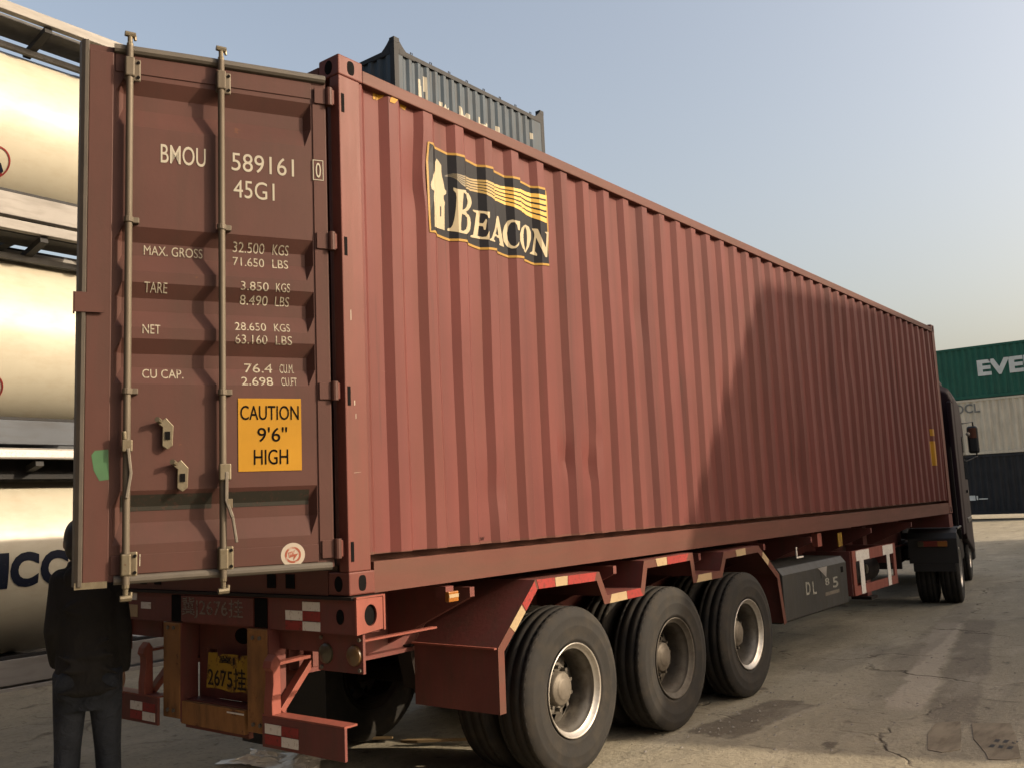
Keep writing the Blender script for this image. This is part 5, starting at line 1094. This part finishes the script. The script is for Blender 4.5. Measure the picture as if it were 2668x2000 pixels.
MB().lathe([(0, 0.0), (0.01, 0.05), (0.03, 0.055), (0.04, 0.0)], 0, 16, (-0.15, 8.35, 0.80)).build('air_valve', 'lens_dull', trailer, smooth='auto')
MB().tube([(-0.30, 7.6, 0.78), (-0.30, 8.9, 0.78)], 0.16, 20).build('air_tank', 'chassis', trailer, smooth='auto')
# landing legs
for s in (1, -1):
    tb('landing_leg', 'trailer', CX+s*0.72-0.07, CX+s*0.72+0.07, 9.25, 9.41, -0.95, -0.06)
    tb('landing_foot', 'chassis', CX+s*0.72-0.13, CX+s*0.72+0.13, 9.2, 9.46, -0.99, -0.955)
tb('leg_bracket', 'bright_red', -0.10, -0.04, 6.60, 6.72, -0.16, -0.02)
tb('sliding_panel', 'trailer', -0.62, -0.60, 5.5, 6.6, -0.24, -0.03)
tb('hook', 'tape_white', -0.06, -0.05, 6.02, 6.04, -0.24, -0.13); tb('hook', 'tape_white', -0.06, -0.05, 6.041, 6.20, -0.24, -0.225)
tb('notice_plate', 'plate', -0.058, -0.05, 7.25, 7.38, -0.20, -0.05)

# ================================================================== the tractor unit, turned slightly to its left
tractor = thing('tractor_unit', 'dark maroon tractor unit coupled at the trailer front, partly hidden', 'truck', (CX, 12.1, 0), R(9.5))
def kb(name, mat, x0, x1, y0, y1, z0, z1, bev=0, par=None): return MB().box(x0, x1, y0, y1, z0, z1).build(name, mat, par or tractor, bevel=bev)
for x in (-0.43, 0.43): kb('frame_rail', 'chassis', x-0.04, x+0.04, -0.75, 4.6, 0.62, 0.88)
kb('fifth_wheel', 'chassis', -0.45, 0.45, -0.45, 0.45, 0.88, 0.93); kb('rear_crossmember', 'chassis', -0.5, 0.5, -0.80, -0.70, 0.55, 0.88)
for s in (1, -1):
    wheel(tractor, s*1.115, 0.0, 0.515, s, 0.2); wheel(tractor, s*0.78, 0.0, 0.515, -s, 0.7, False)
    wheel(tractor, s*1.06, 3.6, 0.515, s, 0.5)
    # mudguard: rounded arch with a tail panel
    pts = [(-0.66, 0.62), (-0.66, 0.98), (-0.60, 1.06), (-0.40, 1.115), (0.40, 1.115), (0.60, 1.06), (0.68, 0.90)]
    inn = [(a*0.985, b-0.012 if b > 1 else b) for a, b in pts]
    x0, x1 = sorted((s*0.60, s*1.27))
    f = MB().prism(pts+inn[::-1], 0, x0, x1).build('mudguard', 'blackplastic', tractor, bevel=0.02)
    kb('mud_flap', 'blackplastic', x0+0.05, x1-0.05, -0.655, -0.645, 0.50, 0.62)
    l = kb('tail_lamp', 'lens_red', *sorted((s*0.74, s*1.14)), -0.700, -0.662, 0.865, 0.945, 0.006)
    kb('lamp_section', 'amber', *sorted((s*1.01, s*1.14)), -0.704, -0.7005, 0.868, 0.942, 0, l); kb('lamp_section', 'lens_dull', *sorted((s*0.74, s*0.82)), -0.704, -0.7005, 0.868, 0.942, 0, l)
    kb('arch_strip', 'blackplastic', *sorted((s*1.255, s*1.285)), -0.42, 0.45, 1.095, 1.125, 0.008)
    kb('side_tank', 'chassis', *sorted((s*0.55, s*1.15)), 0.85, 2.75, 0.45, 1.0, 0.05)
    kb('catwalk_post', 'chassis', *sorted((s*1.13, s*1.17)), 1.72, 1.78, 1.0, 2.4)
    kb('side_fairing', 'cab', *sorted((s*1.16, s*1.23)), 1.95, 2.32, 0.9, 3.2, 0.02)
# cab
def ring(y, hw, z0, z1, rr=0.16):
    return [(-hw, y, z0), (hw, y, z0), (hw, y, z1-rr*1.6), (hw-rr*0.4, y, z1-rr*0.5), (hw-rr*1.4, y, z1), (-hw+rr*1.4, y, z1), (-hw+rr*0.4, y, z1-rr*0.5), (-hw, y, z1-rr*1.6)]
secs = [ring(2.35, 1.22, 0.98, 3.46), ring(2.5, 1.245, 0.80, 3.55), ring(3.9, 1.25, 0.55, 3.50), ring(4.55, 1.24, 0.45, 3.20), ring(4.85, 1.20, 0.45, 2.2), ring(4.95, 1.18, 0.48, 1.3)]
mb = MB(); n = 8
mb.add([p for s in secs for p in s], [tuple(range(n))[::-1], tuple(range(5*n, 6*n))] + [(k*n+i, k*n+(i+1) % n, (k+1)*n+(i+1) % n, (k+1)*n+i) for k in range(5) for i in range(n)])
cab = mb.build('cab', 'cab', tractor, bevel=0.03)
kb('windscreen', 'glass', -1.05, 1.05, 4.72, 4.83, 1.75, 2.75, 0.02, cab)
kb('front_bumper', 'blackplastic', -1.22, 1.22, 4.7, 5.05, 0.28, 0.75, 0.05)
kb('roof_deflector', 'cab', -1.0, 1.0, 2.5, 3.9, 3.56, 3.75, 0.08)
for s in (1, -1):
    kb('side_window', 'glass', *sorted((s*1.248, s*1.256)), 3.55, 4.45, 1.85, 2.65, 0, cab)
    kb('door_handle', 'blackplastic', *sorted((s*1.25, s*1.28)), 3.5, 3.7, 1.60, 1.65, 0, cab)
    kb('wheel_arch', 'blackplastic', *sorted((s*0.95, s*1.26)), 3.0, 4.2, 1.06, 1.16, 0.02)
    MB().tube([(s*1.24, 4.55, 2.95), (s*1.42, 4.78, 2.98), (s*1.44, 4.80, 2.3), (s*1.24, 4.6, 2.2)], 0.016, 8).build('mirror_arm', 'blackplastic', tractor)
    hd = MB().box(s*1.40-0.10, s*1.40+0.10, 4.73, 4.86, 2.36, 2.90).build('mirror_head', 'blackplastic', tractor, bevel=0.045)
    kb('mirror_glass', 'mirror', *sorted((s*1.33, s*1.47)), 4.722, 4.728, 2.66, 2.86, 0, hd)
    MB().lathe([(4.60, 0.0), (4.62, 0.035), (4.66, 0.04), (4.69, 0.0)], 1, 14, (s*1.32, 0, 2.74)).build('marker_lamp', 'sticker_white', tractor, smooth='auto')
MB().tube([(0.3, 2.1, 0.95), (0.3, 2.1, 3.2)], 0.07, 14).build('exhaust', 'hub', tractor, smooth='auto')
for x in (-0.25, -0.1, 0.05):
    MB().tube([(x, 2.3, 1.6), (x+0.05, 1.9, 1.1), (x, 1.2, 1.05), (x, 0.8, 1.2)], 0.014, 8).build('air_line', 'sign_red' if x < -0.2 else 'blackplastic', tractor)

# ================================================================== the person behind the open door
PD = 6.0
person = thing('person', 'person in black jacket and dark jeans standing behind the open door', 'person', (3.643-0.8855*PD, -3.265+0.4645*PD, 0), R(62.3))
person.scale = (0.86, 0.94, 1)
def loft(mb, rings, n=16):
    """rings: (cx, cy, cz, rx, ry)"""
    vs_ = []; fs = []
    for cx, cy, cz, rx, ry in rings:
        for i in range(n):
            t = 2*math.pi*i/n; vs_.append((cx+rx*math.cos(t), cy+ry*math.sin(t), cz))
    for k in range(len(rings)-1):
        for i in range(n):
            j = (i+1) % n; fs.append((k*n+i, k*n+j, (k+1)*n+j, (k+1)*n+i))
    fs.append(tuple(range(n))[::-1]); q = (len(rings)-1)*n; fs.append(tuple(range(q, q+n)))
    mb.add(vs_, fs)
def fused(mb, name, mat, parent, voxel, smooth=4):
    o = link(name, mb.mesh(name, mat, True), parent)
    r = o.modifiers.new('fuse', 'REMESH'); r.mode = 'VOXEL'; r.voxel_size = voxel; r.use_smooth_shade = True
    s = o.modifiers.new('soft', 'SMOOTH'); s.factor = 0.5; s.iterations = smooth
    return o
# local: faces +Y (away from the camera), x to its right
LEG = {-1: [(-0.10, 0.0, 0.93), (-0.115, 0.03, 0.50), (-0.125, -0.02, 0.09)], 1: [(0.10, 0.0, 0.93), (0.125, 0.0, 0.50), (0.150, -0.03, 0.09)]}
HX = -0.075
ARM = {-1: [(-0.165, 0.0, 1.425), (-0.208, -0.02, 1.16), (-0.185, 0.09, 0.96)], 1: [(0.150, 0.0, 1.415), (0.208, -0.03, 1.14), (0.215, 0.04, 0.90)]}
b = MB()
b.ellipsoid((HX, 0.02, 1.655), (0.076, 0.097, 0.115)); b.ellipsoid((HX, 0.055, 1.60), (0.058, 0.060, 0.065))       # skull, jaw
b.ellipsoid((HX, 0.122, 1.637), (0.013, 0.020, 0.024), 10, 8)                                                       # nose
for s in (-1, 1):
    b.ellipsoid((HX+s*0.079, 0.012, 1.64), (0.010, 0.019, 0.031), 10, 8); b.ellipsoid((HX+s*0.032, 0.104, 1.665), (0.013, 0.010, 0.009), 8, 6)
b.ellipsoid((HX, 0.108, 1.585), (0.024, 0.010, 0.008), 8, 6)
b.tube([(-0.03, -0.01, 1.44), (-0.055, 0.0, 1.52), (HX, 0.012, 1.60)], [0.062, 0.055, 0.055], 14)
loft(b, [(0, 0, 0.88, 0.155, 0.105), (0, 0, 0.98, 0.150, 0.105), (0, 0, 1.10, 0.135, 0.095), (0, 0, 1.28, 0.165, 0.11), (0, 0, 1.42, 0.175, 0.095), (0, 0, 1.47, 0.09, 0.07)])
for s in (-1, 1):
    a = ARM[s]; b.tube(a, [0.052, 0.042, 0.028], 12)
    wx, wy, wz = a[2]
    b.ellipsoid((wx, wy+0.012, wz-0.045), (0.018, 0.040, 0.050), 12, 8)
    for k, (dy, ln) in enumerate(((-0.024, 0.060), (-0.008, 0.074), (0.010, 0.080), (0.028, 0.070))):
        b.tube([(wx, wy+0.012+dy, wz-0.075), (wx-s*0.006, wy+0.014+dy, wz-0.082-ln*0.5), (wx-s*0.022, wy+0.018+dy, wz-0.082-ln)], [0.0095, 0.0088, 0.0068], 8)
    b.tube([(wx-s*0.004, wy+0.045, wz-0.030), (wx-s*0.014, wy+0.066, wz-0.062), (wx-s*0.020, wy+0.070, wz-0.092)], [0.012, 0.010, 0.008], 8)
    b.tube(LEG[s], [0.085, 0.058, 0.042], 14); q = LEG[s][2]
    b.ellipsoid((q[0], q[1]+0.06, 0.045), (0.042, 0.11, 0.035), 12, 8)
fused(b, 'body', 'skin', person, 0.008, 3)
j = MB()
loft(j, [(0, -0.005, 0.80, 0.195, 0.145), (0, -0.005, 0.84, 0.200, 0.150), (0, -0.005, 1.0, 0.195, 0.145), (0, -0.005, 1.18, 0.195, 0.145), (0, -0.005, 1.33, 0.205, 0.145), (-0.01, -0.005, 1.41, 0.190, 0.125), (-0.03, 0.0, 1.47, 0.125, 0.095), (-0.05, 0.005, 1.52, 0.084, 0.080), (-0.055, 0.005, 1.545, 0.078, 0.078)], 24)
for s in (-1, 1):
    a = ARM[s]; p = [Vector(a[0]), Vector(a[0]).lerp(Vector(a[1]), 0.5), Vector(a[1]), Vector(a[1]).lerp(Vector(a[2]), 0.55), Vector(a[1]).lerp(Vector(a[2]), 0.98)]
    j.tube([tuple(v) for v in p], [0.078, 0.070, 0.062, 0.056, 0.048], 16); j.ellipsoid(a[0], (0.080, 0.080, 0.080))
# hood and a few folds
j.ellipsoid((-0.04, -0.095, 1.46), (0.115, 0.05, 0.075)); [j.ellipsoid((rr.uniform(-0.12, 0.12), -0.140, 0.88+kk*0.062), (rr.uniform(0.06, 0.13), 0.016, 0.012), 12, 8, Matrix.Rotation(rr.uniform(-0.5, 0.5), 3, 'Y')) for rr in [random.Random(5)] for kk in range(8)]; j.ellipsoid((0.05, -0.15, 1.02), (0.12, 0.018, 0.02)); j.ellipsoid((-0.07, -0.15, 0.95), (0.10, 0.018, 0.018)); j.ellipsoid((0, -0.145, 0.835), (0.19, 0.02, 0.022))
fused(j, 'jacket', 'jacket', person, 0.012, 5)
j = MB()
loft(j, [(0, 0, 0.72, 0.185, 0.125), (0, 0, 0.80, 0.180, 0.125), (0, 0, 0.95, 0.172, 0.12), (0, 0, 1.02, 0.165, 0.115)], 20)
for s in (-1, 1):
    q = LEG[s]; p0, p1, p2 = Vector(q[0]), Vector(q[1]), Vector(q[2])
    j.tube([tuple(p0), tuple(p0.lerp(p1, 0.5)), tuple(p1), tuple(p1.lerp(p2, 0.5)), tuple(p2)], [0.115, 0.100, 0.082, 0.076, 0.074], 18)
    j.ellipsoid((q[0][0], -0.085, 0.86), (0.095, 0.06, 0.10))
    for k in range(3): j.ellipsoid((p1.x, p1.y-0.05, 0.42+k*0.07), (0.060, 0.04, 0.012))
fused(j, 'jeans', 'jeans', person, 0.012, 4)
h = MB(); h.ellipsoid((HX, 0.008, 1.672), (0.086, 0.104, 0.112)); h.ellipsoid((HX, -0.035, 1.62), (0.078, 0.07, 0.085)); fused(h, 'hair', 'hair', person, 0.010, 3)
for s in (-1, 1):
    q = LEG[s][2]; f = MB(); f.ellipsoid((q[0], q[1]+0.055, 0.052), (0.052, 0.142, 0.048)); f.box(q[0]-0.046, q[0]+0.046, q[1]-0.075, q[1]+0.185, 0.001, 0.026); fused(f, 'shoe', 'shoe', person, 0.010, 3)

# ================================================================== litter on the yard
def crumple(name, label, cat, mat, cx, cy, lx, ly, h, seed, rz=0):
    r = random.Random(seed); n, m = 22, 14; vs_ = []
    for j in range(m+1):
        for i in range(n+1):
            u, v = i/n-0.5, j/m-0.5
            e = min(1, 4*(0.5-max(abs(u), abs(v)))+0.15)
            vs_.append((u*lx*(1+0.15*math.sin(7*v+seed))+r.uniform(-1, 1)*lx*0.014, v*ly*(1+0.2*math.sin(6*u))+r.uniform(-1, 1)*ly*0.03, 0.014+h*e*(0.25+0.75*r.random())*(0.5+0.5*math.sin(9*u+3*v+seed))))
    fs = [(j*(n+1)+i, j*(n+1)+i+1, (j+1)*(n+1)+i+1, (j+1)*(n+1)+i) for j in range(m) for i in range(n)]
    o = MB().add(vs_, fs).build(name, mat); o.location = (cx, cy, 0); o.rotation_euler = (0, 0, rz)
    return tag(o, label, cat)
crumple('plastic_sheet', 'crumpled clear plastic sheet lying under the rear bar', 'litter', 'film', -2.05, 1.15, 0.75, 0.42, 0.055, 4, R(15))
def flat_piece(name, label, cat, mat, pts, z0, z1):
    mb = MB().prism(pts, 2, z0, z1)
    if z1 < 0.01: mb.v = [(x, y, ground_h(x, y) + (0.0045 if z > (z0+z1)/2 else 0.0015)) for x, y, z in mb.v]
    o = mb.build(name, mat); return tag(o, label, cat)
flat_piece('cardboard_sheet', 'dark flattened cardboard piece with straight torn edge', 'cardboard', 'card', [(1.572, 4.363), (1.580, 4.414), (1.713, 4.51), (1.80, 4.16), (1.896, 3.702), (1.812, 3.577), (1.713, 3.604), (1.60, 4.041)], 0.0055, 0.0078)
flat_piece('cardboard_sheet', 'larger flattened cardboard piece with faint print at the right edge', 'cardboard', 'card', [(1.80, 4.478), (2.038, 4.601), (2.146, 4.204), (2.269, 3.659), (2.203, 3.567), (2.104, 3.532), (2.047, 3.708), (1.91, 4.025)], 0.0055, 0.0078)
pc = bpy.data.objects['cardboard_sheet.001']
for k in range(6):          # faint rows of worn print
    x, y = 2.04 + (k % 3)*0.055, 3.84 + (k//3)*0.16
    decal('worn_print', rect_mesh(x, x+0.030, y, y+0.085), 'tape_dark', pc, lambda a, b: (a, b, ground_h(a, b)+0.0056))
flat_piece('wood_strip', 'short pale wood sliver on the ground under the trailer', 'wood', 'wood', [(-1.92, 1.87), (-1.76, 1.98), (-1.78, 2.01), (-1.93, 1.90)], 0.012, 0.03)
flat_piece('wood_strip', 'long pale wood sliver behind the first wheel', 'wood', 'wood', [(-1.62, 1.93), (-1.50, 1.99), (-1.20, 2.22), (-1.21, 2.24), (-1.60, 1.99)], 0.012, 0.03)
# loose stones and crumbs, too small to count
r = random.Random(11); mb = MB()
for i in range(900):
    x = r.uniform(-3.5, 4); y = r.uniform(1.0, 16)
    if r.random() < 0.4: x = r.gauss(0.3, 0.5); y = r.gauss(4.0, 1.0)
    s = 0.004 + 0.012*r.random()**3
    mb.add([(x+s*r.uniform(.7, 1.3)*a, y+s*r.uniform(.7, 1.3)*b_, 0.004+s*c*0.7) for a, b_, c in ((1,0,0),(0,1,0),(-1,0,0),(0,-1,0),(0.1,0,1))], [(0,1,4),(1,2,4),(2,3,4),(3,0,4)])
o = mb.build('gravel', 'concrete'); o['kind'] = 'stuff'; tag(o, 'small loose stones scattered over the yard', 'gravel')
bpy.context.view_layer.update()
